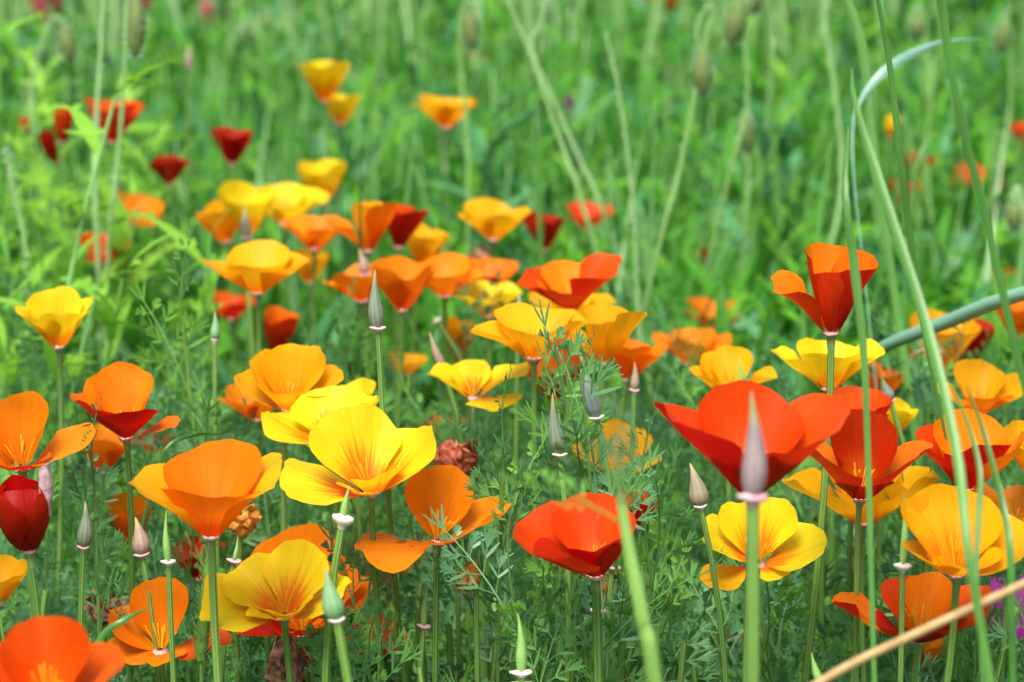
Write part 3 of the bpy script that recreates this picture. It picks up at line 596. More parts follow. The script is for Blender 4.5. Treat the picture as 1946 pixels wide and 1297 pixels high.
# smaller flowers of the bed and the meadow: x, y, depth, petal length px, colour, form, lean to viewer, lean right, label
for row in [
 (1310, 692, 1.45, 72, 'O', 'bowl', 4, 0, 'orange poppy alone in front of dark leaves, shallow bowl with golden rim'),
 (1352, 623, 1.7, 60, 'T', 'open', 4, 6, 'rust orange poppy with drooping side petal above a shallow golden rimmed bowl'),
 (930, 602, 1.4, 72, 'Y', 'bowl', 4, 0, 'lemon poppy wedged between orange poppies over a lilac pod tip'),
 (598, 474, 1.5, 66, 'O', 'bowl', 4, 4, 'orange poppy just left behind by yellow heads, dark inner shadow, beside the upright orange one'),
 (470, 447, 1.56, 86, 'Y', 'cup', 6, 0, 'broad yellow poppy crossed by a slim grey seed pod'),
 (540, 425, 1.66, 80, 'Y', 'bowl', 8, 4, 'yellow poppy leaning out behind the broad yellow poppy'),
 (430, 460, 1.6, 66, 'G', 'cup', 4, -10, 'golden poppy pressed under the broad yellow poppy'),
 (614, 387, 1.76, 76, 'Y', 'cup', 2, 0, 'round yellow cup poppy above the orange cluster'),
 (618, 194, 1.9, 74, 'Y', 'cup', 0, 0, 'yellow poppy on top of another, highest in the bed'),
 (646, 237, 1.96, 58, 'Y', 'cup', 0, 6, 'yellow poppy directly under the highest yellow poppy'),
 (850, 243, 1.86, 72, 'G', 'bowl', 0, 0, 'golden orange poppy alone on a tall stem against green meadow'),
 (440, 311, 1.75, 62, 'D', 'cup', 0, 4, 'dark red poppy alone on a thin stem above the yellow heads'),
 (323, 350, 1.75, 50, 'D', 'cup', 0, -4, 'small dark red poppy beside light green weed leaves'),
 (214, 271, 1.7, 78, 'R', 'cup', 2, 4, 'bright red poppy between two pale hairy stalks'),
 (107, 308, 1.75, 54, 'D', 'closed', 6, -20, 'small dark red poppy nodding among light weed leaves'),
 (120, 271, 1.8, 60, 'R', 'closed', 0, 4, 'narrow red poppy rising over a nodding dark red one'),
 (50, 258, 2.4, 30, 'R', 'closed', 0, 0, 'tiny red poppy almost hidden by weed leaves'),
 (252, 426, 1.7, 58, 'O', 'open', 16, 16, 'orange poppy tipped sideways behind a pale hairy stalk'),
 (192, 501, 1.65, 56, 'R', 'open', 6, 0, 'red orange poppy veiled by weed leaves'),
 (938, 456, 1.6, 78, 'G', 'bowl', 6, 4, 'golden poppy behind a wilted brown petal and slim stem'),
 (1035, 475, 1.75, 64, 'D', 'cup', 2, 0, 'crimson poppy standing beside the crossing hairy stalks'),
 (1118, 436, 1.9, 56, 'R', 'bowl', 6, 4, 'red orange poppy crossed by two leaning hairy stalks'),
 (690, 573, 1.36, 72, 'O', 'bowl', 2, -6, 'orange poppy behind the tall grey pod with pink collar'),
 (765, 590, 1.3, 92, 'O', 'cup', 6, 2, 'orange poppy with broad petals right beside the tall grey pod'),
 (845, 563, 1.4, 76, 'O', 'bowl', 8, 0, 'orange poppy in the middle of an orange row'),
 (930, 553, 1.46, 66, 'T', 'bowl', 8, 0, 'deep orange poppy behind the lemon poppy'),
 (800, 502, 1.52, 70, 'G', 'cup', 4, 10, 'golden poppy with brown streak below the dark red poppy'),
 (590, 537, 1.66, 54, 'G', 'cup', 4, 0, 'pale golden poppy behind the smooth golden funnel'),
 (525, 673, 1.4, 76, 'T', 'deep', 10, 10, 'poppy with dark red throat and orange rim among stems'),
 (440, 606, 1.6, 50, 'R', 'bowl', 6, 0, 'small red orange poppy between stems under the smooth golden funnel'),
 (870, 682, 1.45, 72, 'G', 'deep', 8, 4, 'golden orange poppy cup behind a thin tan pod'),
 (1062, 768, 1.26, 92, 'T', 'cup', 6, 0, 'dusky orange poppy under the wide golden funnel poppy'),
 (772, 713, 1.4, 46, 'G', 'bowl', 4, 0, 'little golden poppy low behind the leaning pod stem'),
 (490, 798, 1.17, 72, 'O', 'bowl', 4, -4, 'orange poppy partly under the golden orange double poppy'),
 (250, 1036, 1.2, 80, 'O', 'deep', 4, 0, 'dim orange poppy low among leaves behind two small pods'),
 (380, 1100, 1.15, 66, 'D', 'cup', 4, 0, 'dark red poppy in shade behind the cup-shaped poppy stem'),
 (1672, 762, 1.32, 66, 'O', 'cup', 4, 4, 'orange poppy beside a blue grey pod, half behind yellow petals'),
 (1625, 842, 1.06, 96, 'R', 'cup', 6, 2, 'scarlet poppy between the largest scarlet one and a dark red lipped one'),
 (1785, 712, 1.36, 108, 'G', 'cup', 4, 4, 'golden poppy crossed by a thick blue green blade'),
 (1830, 698, 1.42, 84, 'D', 'deep', 2, 16, 'dark red poppy touching the golden poppy at the blue green blade'),
 (1932, 643, 1.6, 68, 'O', 'cup', 4, 0, 'orange poppy beyond the tip of the blue green blade'),
 (1690, 826, 1.12, 58, 'Y', 'cup', 4, 10, 'small yellow poppy peeking from behind dark red petals'),
 (1170, 900, 1.16, 84, 'G', 'open', 8, 0, 'golden poppy low behind feathery leaves'),
 (845, 835, 1.5, 48, 'O', 'bowl', 4, 0, 'faint orange poppy deep between stems by the russet bloom'),
 (1168, 1168, 1.16, 78, 'O', 'cup', 4, 0, 'orange poppy low behind the stem of the scarlet poppy'),
 (1962, 905, 1.02, 92, 'G', 'cup', 6, 0, 'golden poppy beside the burnt orange poppy'),
 (1925, 1000, 1.02, 90, 'O', 'flat', 6, 0, 'orange poppy spread flat behind the large golden poppy'),
 (672, 786, 1.13, 56, 'Y', 'cup', 4, 0, 'little yellow poppy showing behind two larger yellow ones'),
 (300, 862, 1.35, 40, 'R', 'bowl', 4, 0, 'small red orange poppy deep behind the cup-shaped poppy'),
 (735, 1110, 1.2, 52, 'R', 'bowl', 6, 0, 'red poppy in shade under the orange poppy with flat petal'),
 (800, 1075, 1.25, 54, 'R', 'cup', 6, 0, 'red orange poppy deep in leaves below the flat orange petal'),
 (705, 1245, 1.08, 66, 'D', 'open', 6, 0, 'dark red poppy low among feathery leaves'),
 (1700, 700, 1.7, 50, 'O', 'bowl', 4, 0, 'orange poppy behind grass blades and the yellow scalloped poppy'),
 (1400, 1240, 1.2, 44, 'O', 'bowl', 4, 0, 'orange poppy low in shade among green stalks'),
 (1760, 1262, 1.12, 52, 'O', 'cup', 4, 0, 'orange poppy low behind the dry straw'),
 (1738, 335, 2.3, 46, 'R', 'cup', 4, 10, 'red poppy behind a pale twisted grass blade'),
 (1726, 405, 2.2, 54, 'R', 'cup', 4, 0, 'red orange poppy below another beside tall grass blades'),
 (1862, 372, 2.4, 60, 'R', 'open', 8, 0, 'red poppy crossed by a tall grass blade'),
 (1945, 285, 2.5, 46, 'R', 'cup', 8, 0, 'round red poppy far in the meadow beyond the grass'),
 (1888, 548, 2.1, 46, 'O', 'bowl', 4, 0, 'faint orange poppy in leaves above the blue green blade'),
 (1690, 262, 2.1, 40, 'Y', 'closed', 0, 8, 'narrow yellow poppy bud opening by the white bent blade'),
 (1912, 322, 2.8, 30, 'Y', 'bowl', 6, 0, 'tiny yellow poppy far in the meadow'),
 (1335, 498, 2.1, 26, 'D', 'closed', 0, 0, 'tiny maroon poppy deep in green leaves'),
 (1475, 420, 3.0, 26, 'R', 'cup', 0, 0, 'tiny red poppy far off before broad leaves'),
 (88, 46, 3.2, 66, 'P', 'cup', 0, 0, 'pink field poppy far behind the weeds'),
 (268, 28, 3.4, 52, 'P', 'cup', 0, 0, 'pink field poppy far behind a nodding bud'),
 (392, 54, 3.6, 46, 'P', 'closed', 0, 0, 'pink closed field poppy far in the meadow'),
 (1272, 18, 3.8, 40, 'R', 'bowl', 0, 0, 'red field poppy at the far edge of the meadow'),
 (1083, 212, 2.6, 26, 'M', 'closed', 0, 0, 'small magenta bud alone in the green meadow'),
 (440, 42, 4.0, 36, 'P', 'cup', 0, 0, 'pale pink blurred field poppy beside a closed pink one'),
 (560, 58, 4.2, 30, 'P', 'bowl', 0, 0, 'faint pink flower far above the yellow poppies'),
 (610, 20, 4.4, 30, 'P', 'bowl', 0, 0, 'faint pink flower farthest over the yellow poppies'),
 (912, 120, 3.4, 24, 'O', 'bowl', 0, 0, 'faint orange flower far over the lone golden poppy'),
]:
    x, y, z, Lp, c, f, t, r, lab = row
    flower(x, y, z, Lp*1.13, c, f, lab, t=t, r=r, spin=[(int(x*3+y) % 90)-45, 45+(int(x+y) % 24)-12][int(x+2*y) % 3 > 0], stamens=z < 1.5)

# ------------------------------------------------------------------ seed pods
pod(718, 624, 713, 512, 30, .97, 'grey', 'tall grey green seed pod with wide pink collar on a leaning stem', 'pink', 37, lean=(.035, 0))
pod(1134, 794, 1102, 662, 34, .98, 'slate', 'slate coloured seed pod leaning between golden poppies', 'white', 36, lean=(.01, .01))
pod(1064, 864, 1050, 747, 32, .95, 'grey', 'grey green seed pod with red tip beside a feathery leaf', 'white', 34)
pod(1430, 945, 1427, 742, 50, .70, 'lilac', 'large blurred lilac seed pod before the largest scarlet poppy', 'pink', 66, lean=(.0, -.01), spx=25, cheight=.0022)
pod(1331, 962, 1311, 880, 38, .92, 'tan', 'tan seed pod leaning beside the largest scarlet poppy', 'white', 30)
pod(158, 1040, 162, 953, 30, .94, 'grey', 'small grey seed pod among fine leaves beside the dark red poppy', 'pink', 28, lean=(-.012, 0))
pod(270, 1054, 257, 983, 36, .97, 'pink', 'pinkish brown seed pod with a shrunken petal, on a slim stem', 'pink', 36)
pod(640, 1178, 620, 1078, 42, .80, 'green', 'blurred blue green pod overlapping the rim of the lemon yellow poppy', 'white', 38, lean=(.02, -.01), spx=17)
pod(408, 646, 408, 592, 20, 1.12, 'green', 'green bud nested in a ruff of feathery leaves', 'pink', 16, lean=(-.004, 0))
pod(320, 1068, 316, 970, 15, .93, 'leaf', 'thin green pod standing on a white disc, before the cup-shaped poppy', 'white', 34, lean=(.004, 0))
pod(652, 986, 665, 922, 15, .93, 'leaf', 'short green pod on a swollen white disc below the largest yellow poppy', 'white', 48, lean=(-.004, 0), spx=15, cheight=.0032)
pod(1715, 1076, 1716, 930, 16, .90, 'leaf', 'thin green pod on a small white disc before the large golden poppy', 'white', 38, lean=(.0, 0), cheight=.002)
pod(468, 452, 466, 392, 22, 1.4, 'tan', 'slim tan pod in front of the broad yellow poppy', 'pink', 26)
pod(694, 522, 682, 472, 22, 1.36, 'pink', 'brownish pod under the upright orange poppy', 'pink', 24)
pod(445, 1066, 452, 1018, 9, .99, 'leaf', 'thin pod on pink disc over the rim of the lemon yellow poppy', 'pink', 34)
pod(1205, 742, 1206, 688, 18, 1.12, 'tan', 'small tan pod below the slender leaning orange poppy', 'pink', 22)
pod(842, 700, 816, 630, 18, 1.16, 'pink', 'thin brown pod leaning over the yellow poppy with folded petals', 'pink', 16)
pod(990, 1278, 984, 1165, 22, .86, 'leaf', 'thick green pod rising from two white papery discs', 'white', 50, two=True, lean=(.004, 0), spx=18)
pod(805, 1190, 814, 1112, 14, .98, 'leaf', 'green pod on a frayed pink disc above fine grey leaves', 'pink', 32)
pod(1692, 762, 1674, 712, 26, 1.08, 'slate', 'blue grey pod beside the orange poppy behind scalloped yellow petals', 'pink', 22)
pod(1135, 1160, 1138, 1108, 10, 1.0, 'leaf', 'thin pod on a pink disc crossed by the scarlet poppy stem', 'pink', 50)
pod(1163, 1078, 1170, 1010, 9, .98, 'leaf', 'pink disc with thin pod tucked under the scarlet poppy', 'pink', 40)
pod(360, 128, 361, 84, 17, 2.0, 'pink', 'pinkish pod on a tall thin stem in the green meadow', 'pink', 18)
pod(1408, 735, 1405, 676, 10, 1.05, 'leaf', 'needle-thin green pod before the golden poppy over the largest scarlet one', 'white', 8)
pod(830, 610, 822, 600, 8, 1.35, 'leaf', 'white disc on a bare stem among the orange row', 'white', 22)
pod(985, 600, 986, 556, 16, 1.25, 'tan', 'tan pod tip poking out beside the lemon poppy', 'pink', 14)
pod(1558, 1297, 1542, 1240, 16, .84, 'leaf', 'short bare green pod low by the dry straw', 'white', 10)

# ------------------------------------------------------------------ withered blooms
withered(868, 930, 1.02, 92, DRY_RED, 'russet withered poppy with crumpled petals behind the largest yellow one', t=0, e=(55, 100), crumple=.07)
withered(200, 1190, 1.0, 66, DRY_BROWN, 'brown withered poppy curled up beside the orange one with stamens', r=10, t=6)
withered(540, 1205, .97, 84, DRY_BROWN, 'brown withered poppy hanging limp under the lemon yellow poppy', r=175, droop=True, e=(60, 95))
withered(905, 1065, .96, 62, DRY_ORANGE, 'wilted orange petal twisting down a green stem', r=205, t=10, droop=True, n=2, e=(60, 90))
withered(458, 1018, 1.02, 56, DRY_ORANGE, 'wilted orange poppy behind the cup-shaped poppy stem', r=8, t=4, crumple=.06)
withered(902, 470, 1.58, 40, DRY_BROWN, 'wilted brown petal before a golden poppy', r=150, droop=True, n=3)

# ------------------------------------------------------------------ nodding field poppy buds on hairy stalks
def bristles(P0, radius, n, ln, rng, sag=0.):
    parts = []
    P0 = np.asarray(P0)
    for q in range(n):
        u = rng.uniform(0, len(P0)-1.001); i = int(u); p = P0[i]*(1-u+i)+P0[i+1]*(u-i)
        rr = np.interp(u, np.arange(len(P0)), np.broadcast_to(radius, len(P0)))
        d = rng.normal(size=3); tdir = P0[i+1]-P0[i]; tdir /= np.linalg.norm(tdir); d -= tdir*np.dot(d, tdir); d /= np.linalg.norm(d)
        parts.append(strip(p + d*rr*.8, d + tdir*rng.uniform(-.3, .3), ln*rng.uniform(.6, 1.2), .0006, rng.normal(size=3), 1))
    return join(parts)
def nodding(pts, z, bud, label, rpx=7., seed=1, dz=None):
    """pts: stalk pixels from low to the top of its hook; bud: (x0,y0,x1,y1,width) or None"""
    rng = np.random.default_rng(seed)
    W = [at(p[0], p[1], z + (p[2] if len(p) > 2 else 0)) for p in pts]
    dr = W[0]-W[1]; g = np.array([W[0][0] + np.clip(dr[0]/max(1e-3, -dr[2])*W[0][2]*.8, -.12, .12), W[0][1] + .01, 0.])
    W = [np.array([g[0], g[1], -.004])] + W
    Pn = spline(W, 40); rr = rpx*z/FPX/2
    root = thing('nodding_poppy_bud' if bud else 'hairy_poppy_stalk', label, 'poppy bud' if bud else 'stalk', g)
    V, F, U = tube(Pn - g, np.linspace(rr*1.15, rr*.75, len(Pn)), 7); stk = mesh_obj('stalk', V, F, HAIRY, root, U)
    V, F, U = bristles(Pn[6:] - g, rr*.9, 260, .0035, rng); mesh_obj('bristles', V, F, BRIST, stk, U)
    if bud:
        a, b = at(bud[0], bud[1], z), at(bud[2], bud[3], z); w = bud[4]*z/FPX/2
        t = np.linspace(0, 1, 12); Bp = a + (b-a)*t[:, None]
        rad = w*np.sin(np.clip(t*.94+.04, 0, 1)*math.pi)**.62
        V, F, U = tube(Bp - g, np.maximum(rad, .0004), 12); o = mesh_obj('bud', V, F, BUDM, root, U)
        V, F, U = bristles(Bp - g, rad, 200, .005, rng); mesh_obj('bristles', V, F, BRIST, o, U)
    return root
nodding([(205, 520), (222, 330), (238, 120), (243, -20), (258, -30), (262, 10)], 1.45, (262, 4, 256, 110, 36), 'hairy bud hanging on a straight stalk beside a pale thick stalk', 8, 1)
nodding([(185, 470), (183, 250), (192, 100), (200, -60)], 1.6, None, 'pale thick hairy stalk passing the bright red poppy', 10, 2)
nodding([(70, 330), (60, 180), (88, 60), (108, 32), (122, 52)], 1.8, (122, 50, 135, 118, 34), 'plump green nodding bud above light weed leaves', 7, 3)
nodding([(890, 520), (888, 250), (872, 80), (884, 8), (905, 12), (896, 30)], 1.8, (893, 18, 898, 98, 34), 'nodding bud with white hairs over the lone golden poppy', 7, 4)
nodding([(1130, 470), (1065, 270), (1010, 110), (965, 0), (950, -60)], 1.7, None, 'hairy stalk leaning across the meadow past the crimson poppy', 8, 5)
nodding([(1170, 470), (1100, 300), (1055, 200), (1010, 90), (1030, 40), (1040, -20)], 1.8, None, 'hairy stalk crossing another behind the red orange poppy', 7, 6)
nodding([(1240, 520), (1290, 330), (1330, 130), (1352, 20), (1342, 15), (1324, 60), (1335, 108)], 1.6, (1336, 100, 1334, 184, 40), 'nodding bud with straight doubled stalk, greenish brown', 8, 7)
nodding([(1370, 400), (1420, 200), (1412, 60), (1420, 0), (1408, 5)], 1.8, (1408, 2, 1388, 88, 42), 'dark green nodding bud on a curved stalk near another bud', 7, 8)
nodding([(1410, 520), (1422, 330), (1424, 232), (1420, 212), (1414, 226)], 1.9, (1414, 220, 1424, 294, 34), 'small pale nodding bud low on a pale stalk', 7, 9)
nodding([(1460, 200), (1470, 60), (1455, -30), (1440, -30)], 2.0, (1438, -28, 1426, 30, 36), 'dark nodding bud just behind a dark green one', 6, 10)
nodding([(1760, 300), (1765, 130), (1750, 20), (1742, 25)], 2.1, (1742, 26, 1744, 78, 32), 'dark blurred nodding bud beyond the tall grass', 6, 11)
nodding([(1880, 380), (1920, 200), (1915, 30), (1908, 40)], 2.1, (1908, 40, 1902, 102, 32), 'dark nodding bud above the white bent blade', 6, 12)
nodding([(1935, 560), (1945, 420), (1935, 358), (1925, 380)], 1.8, (1925, 382, 1930, 440, 34), 'pale nodding bud near the blue green blade', 9, 13)
nodding([(1560, 560), (1600, 330), (1570, 60), (1562, -60)], 1.9, None, 'pale stalk beside the bent white grass blade', 9, 14)
nodding([(520, 180), (520, 90), (508, 20), (500, 25)], 3.2, (500, 28, 506, 66, 24), 'dark far nodding bud over the yellow poppies', 6, 15)
nodding([(430, 140), (440, 80), (462, 40), (470, 44)], 3.0, (470, 46, 468, 80, 22), 'second dark far nodding bud near a pink flower', 6, 16)
nodding([(1310, 900), (1225, 700), (1205, 420), (1180, 200), (1150, 60)], 1.6, None, 'thin leaning stalk behind the feathery leaves', 6, 17)
nodding([(60, 640), (48, 470), (25, 360), (10, 280)], 1.45, None, 'dark curved stalk rising through weed leaves', 9, 18)

# ------------------------------------------------------------------ grass blades, straw, foxtail
def blade(name, label, cat, pts, wpx, mat, seed=1, rooted=True, n=30, fold=.35, group=None, taper=None, roundish=False):
    """pts: (x, y, depth) pixels along the blade; wpx: width at each point"""
    rng = np.random.default_rng(seed)
    W = [at(*p) for p in pts]; wd = [.82*w*p[2]/FPX for w, p in zip(wpx, pts)]
    if rooted:
        dr = W[0] - W[1]; sc = (W[0][2]+.004)/max(1e-4, -dr[2]) if dr[2] < 0 else 1.
        hx = np.clip(dr[:2]*sc, -.1, .1); g = np.array([W[0][0]+hx[0], W[0][1]+hx[1], -.004]); W = [g, (g*.4+W[0]*.6)] + W; wd = [wd[0], wd[0]] + wd
    C = spline(W, n); w = np.interp(np.linspace(0, len(W)-1, n), np.arange(len(W)), wd)
    org = np.array([C[0][0], C[0][1], C[0][2]])
    if roundish:
        V, F, U = tube(C - org, w/2, 8); o = mesh_obj(name, V, F, mat, None, U)
    else:
        T = np.gradient(C, axis=0); T /= np.linalg.norm(T, axis=1)[:, None]
        view = C - np.array([0, 0, CAM_H]); view /= np.linalg.norm(view, axis=1)[:, None]
        tw = np.linspace(rng.uniform(-.5, .1), rng.uniform(0, .6), n)[:, None]
        S = np.cross(T, np.array([0.12, 1., .1])); S /= np.linalg.norm(S, axis=1)[:, None]; Nn = np.cross(S, T)
        S2 = S*np.cos(tw) + Nn*np.sin(tw); N2 = np.cross(S2, T)
        rows = []
        for q, fz in ((-1, 1), (-.5, .35), (0, 0), (.5, .35), (1, 1)):
            rows.append(C - org + S2*(q*w/2)[:, None] + N2*(fz*fold*w/2)[:, None])
        V = np.stack(rows, 1).reshape(-1, 3); F = grid_faces(4, n-1)
        U = np.stack([np.tile(np.linspace(0, 1, 5), n), np.repeat(np.linspace(0, 1, n), 5)], 1)
        o = mesh_obj(name, V, F, mat, None, U)
    o.location = org; tag(o, label, cat, group); return o
blade('grass_blade', 'tall grass blade running down beside the burnt orange poppy', 'grass', [(1880, 1280, .70), (1840, 1050, .70), (1818, 860, .72), (1760, 620, .74), (1680, 380, .76), (1625, 200, .78), (1618, 130, .8)], [18, 20, 24, 24, 26, 15, 3], GRASS, 1)
blade('grass_blade', 'tallest grass blade slanting past the thick blue green blade', 'grass', [(1985, 900, .78), (1925, 640, .77), (1870, 400, .76), (1820, 200, .75), (1780, -40, .74), (1765, -140, .73)], [16, 18, 20, 21, 20, 14], GRASS, 2)
blade('grass_blade', 'straight grass blade between two taller slanting blades', 'grass', [(1790, 800, 1.0), (1745, 560, .98), (1715, 330, .96), (1690, 120, .95), (1660, -40, .94)], [10, 15, 17, 14, 8], GRASS, 3)
blade('grass_blade', 'narrow grass blade passing before the tall tulip-shaped poppy', 'grass', [(1660, 1250, .80), (1648, 830, .80), (1640, 660, .80), (1622, 500, .8), (1606, 370, .8), (1612, 240, .82)], [12, 14, 18, 22, 16, 3], GRASS, 4)
blade('grass_blade', 'bent grass blade with white shining back above the tall poppy', 'grass', [(1640, 500, 1.3), (1622, 330, 1.3), (1626, 212, 1.3), (1682, 135, 1.3), (1748, 95, 1.32), (1805, 78, 1.35), (1870, 74, 1.38)], [3, 4, 9, 24, 20, 8, 1], GLAUC, 5)
blade('leek_like_blade', 'thick round blue green blade lying across the golden poppy', 'grass', [(1545, 860, 1.3), (1590, 730, 1.26), (1680, 660, 1.2), (1800, 612, 1.16), (1900, 572, 1.12), (2020, 545, 1.08), (2180, 560, 1.05)], [24, 26, 30, 34, 36, 32, 2], GLAUC, 6, roundish=True)
blade('grass_blade', 'slim grass blade crossing in front of the large golden poppy', 'grass', [(1925, 1297, .74), (1920, 1060, .74), (1905, 960, .75), (1868, 820, .76), (1835, 730, .78)], [16, 18, 16, 12, 3], GRASS, 7)
blade('grass_blade', 'forked grass blade meeting the tall blade before the large golden poppy', 'grass', [(1868, 1290, .72), (1856, 1100, .73), (1860, 980, .74), (1862, 900, .75), (1840, 810, .76), (1800, 720, .78)], [10, 12, 14, 13, 10, 3], GRASS, 8)
blade('grass_blade', 'thin pale grass blade leaning right behind red poppies', 'grass', [(1722, 520, 1.6), (1728, 400, 1.6), (1752, 290, 1.6), (1815, 226, 1.62)], [5, 7, 8, 3], GRASS, 9)
blade('grass_blade', 'light green grass tip curving down beside the white bent blade', 'grass', [(1700, 560, 1.3), (1662, 300, 1.3), (1640, 100, 1.3), (1600, -20, 1.3), (1560, -60, 1.3)], [18, 20, 24, 18, 6], GRASS, 10)
blade('dry_straw', 'dry straw slanting across the ragged red poppy', 'straw', [(1400, 1440, .70), (1560, 1297, .70), (1740, 1205, .71), (1946, 1110, .72), (2100, 1040, .73), (2240, 990, .74)], [20, 21, 22, 21, 16, 4], STRAW, 11, rooted=True, roundish=True)
blade('grass_blade', 'short pointed grass leaf before the orange poppy with curled stamens', 'grass', [(150, 1330, .86), (190, 1215, .86), (235, 1180, .86), (282, 1155, .87)], [14, 16, 14, 2], GRASS, 12)
blade('grass_blade', 'dark grass blade lying level behind the foxtail', 'grass', [(380, 1190, 1.0), (440, 1190, 1.0), (520, 1194, 1.02), (700, 1196, 1.04)], [6, 16, 16, 6], GRASS, 13, rooted=False)
blade('grass_blade', 'arched grass blade tip above the cup-shaped poppy', 'grass', [(290, 930, 1.05), (320, 850, 1.05), (370, 828, 1.06), (420, 826, 1.08)], [8, 10, 8, 2], GRASS, 14)
blade('grass_blade', 'blue green blade leaning across low stems by the scarlet poppy', 'grass', [(1060, 1250, 1.02), (1110, 1190, 1.02), (1210, 1120, 1.04), (1270, 1080, 1.05)], [14, 16, 14, 8], GRASS, 15)
FG_STALK = 1
# foxtail grass spike
fx = [at(382, 1255, .95), at(386, 1200, .95), at(392, 1120, .95), at(398, 1050, .95)]
g = np.array([fx[0][0]-.004, fx[0][1], 0]); rt = thing('foxtail_grass', 'green bristly foxtail spike beside the lemon yellow poppy', 'grass', g)
V, F, U = tube(spline([g+[0, 0, -.004], fx[0]], 8) - g, .0009, 6); mesh_obj('stalk', V, F, STEM, rt, U)
Sp = spline(fx, 16); rad = .0030*np.sin(np.linspace(.25, 1, 16)**.8*2.9)**.5
V, F, U = tube(Sp - g, np.maximum(rad, .0006), 9); spk = mesh_obj('spike', V, F, SPIKE, rt, U)
_rng = np.random.default_rng(4); parts = []
for q in range(420):
    u = _rng.uniform(0, 14.99); i = int(u); p = Sp[i]+(Sp[i+1]-Sp[i])*(u-i); d = _rng.normal(size=3); td = Sp[i+1]-Sp[i]; td /= np.linalg.norm(td)
    d -= td*np.dot(d, td); d /= np.linalg.norm(d); parts.append(strip(p - g + d*rad[i]*.8, d + td*1.1, .0042, .0005, _rng.normal(size=3), 1))
V, F, U = join(parts); mesh_obj('bristles', V, F, FOXB, spk, U)
# magenta strap-petalled flower low behind the straw
def magenta(x, y, z, Lpx, label):
    base = at(x, y, z); L = Lpx*z/FPX; rng = np.random.default_rng(9); g = np.array([base[0], base[1], 0])
    rt = thing('magenta_flower', label, 'flower', g)
    V, F, U = tube(stem_path(base, (0, 0, 1.), (0, 0)) - g, .0013, 7); mesh_obj('stem', V, F, STEM, rt, U)
    Rm = np.array(Matrix.Rotation(35*D2R, 3, 'X'))
    for i in range(9):
        V, F, U = petal(rng, L*rng.uniform(.85, 1.1), i*40, 30, 10, 20, .3, corner=.2, nu=10, nv=9); mesh_obj('petal', V @ Rm.T + base - g, F, PM['M'], rt, U)
    V, F, U = tube(np.array([base, base + Rm @ [0, 0, .003], base + Rm @ [0, 0, .005]]) - g, [.004, .0035, .0005], 10); mesh_obj('centre', V, F, POD['leaf'], rt, U)
magenta(1922, 1165, 1.12, 62, 'magenta strap-petalled flower low behind grass blades')

# ------------------------------------------------------------------ feathery sprigs, built one by one
import re
def _cut(l): return re.split(r",| with | behind | beside | above | below | beneath | under | in front | in the | standing | tucked | whose | between | crossed | directly | mostly | just | peeking | leaning | rising | next | overlapping | pressed | touching | half | partly | deep | low | alone | on a | on top | against | spread | whose | by | far | among | veiled | tipped | showing | almost | wedged | right | nodding | over ", l)[0]
_cuts = [_cut(l) for l, b, z, _ in HEADS]
REFS = [(c, b, z) for c, (l, b, z, _) in zip(_cuts, HEADS) if _cuts.count(c) == 1 and 3 <= len(c.split()) <= 6]
HP = [(b, z, L_) + tuple(project(b)[:2]) for l, b, z, L_ in HEADS]
def covers(p, qx, qy, zmax=9., w=.95): return any(z < zmax and p[1] < b[1]+.03 and abs(qx-hx) < L_*w and qy < hy+5 and qy > hy-L_*4 or (z < zmax and p[1] < b[1] and abs(qx-hx) < L_*.5 and qy < hy) for b, z, L_, hx, hy in HP)
def near_label(what, p, zmin=0., zmax=9.):
    c = min((r for r in REFS if zmin <= r[2] <= zmax), key=lambda r: (r[1][0]-p[0])**2 + (r[1][1]-p[1])**2)
    side = 'behind' if p[1] > c[1][1] + .04 else 'in front of' if p[1] < c[1][1] - .04 else 'beside'
    return '%s growing %s the %s' % (what, side, c[0])
rnd = random.Random(5)
LEAF_ME = []
for i in range(6):
    V, F, U = feathery_leaf(100+i, .062); o = mesh_obj('leaf', V, F, FEATHER, None, U); LEAF_ME.append(o.data); bpy.data.objects.remove(o)
STALK_ME = []
for i in range(4):
    q = np.random.default_rng(i); bendx, bendy = q.uniform(-.12, .12, 2)
    t = np.linspace(0, 1, 9)[:, None]; Pn = np.hstack([bendx*t**2, bendy*t**2, t])
    STALK_ME.append((bendx, bendy))
def sprig(x, y, h, label, group, nleaf=6, top_only=False, seed=0, lean=(0, 0), ls=1.0):
    q = np.random.default_rng(seed + 77); bx, by = q.uniform(-.12, .12)*h + lean[0], q.uniform(-.1, .1)*h + lean[1]
    root = thing('feathery_sprig', label, 'foliage', (x, y, 0), group)
    t = np.linspace(0, 1, 9)[:, None]; Pn = np.hstack([bx*t**2, by*t**2, h*t*1.0])
    V, F, U = tube(Pn, np.linspace(.0015, .0007, 9), 6); mesh_obj('stalk', V, F, STEM, root, U)
    for i in range(nleaf):
        u = 1 - (i/nleaf)*(.55 if h > .2 else .75); p = np.array([bx*u*u, by*u*u, h*u])
        me = LEAF_ME[q.integers(6)]
        o = bpy.data.objects.new('leaf', me); col.objects.link(o); o.parent = root
        yaw = i*2.4 + q.uniform(-.5, .5); pit = q.uniform(35, 75)*D2R if i else 80*D2R
        s = q.uniform(.7, 1.15)*(.75 if i == 0 else 1.)*ls
        o.matrix_basis = Matrix.Translation(p) @ Matrix.Rotation(yaw, 4, 'Z') @ Matrix.Rotation(-pit, 4, 'Y') @ Matrix.Rotation(q.uniform(-.6, .6), 4, 'X') @ Matrix.Scale(s, 4)
    return root
_p = [at(1262, 1420, .66), at(1228, 1210, .66), at(1195, 1040, .67), at(1178, 940, .68), at(1170, 895, .69)]
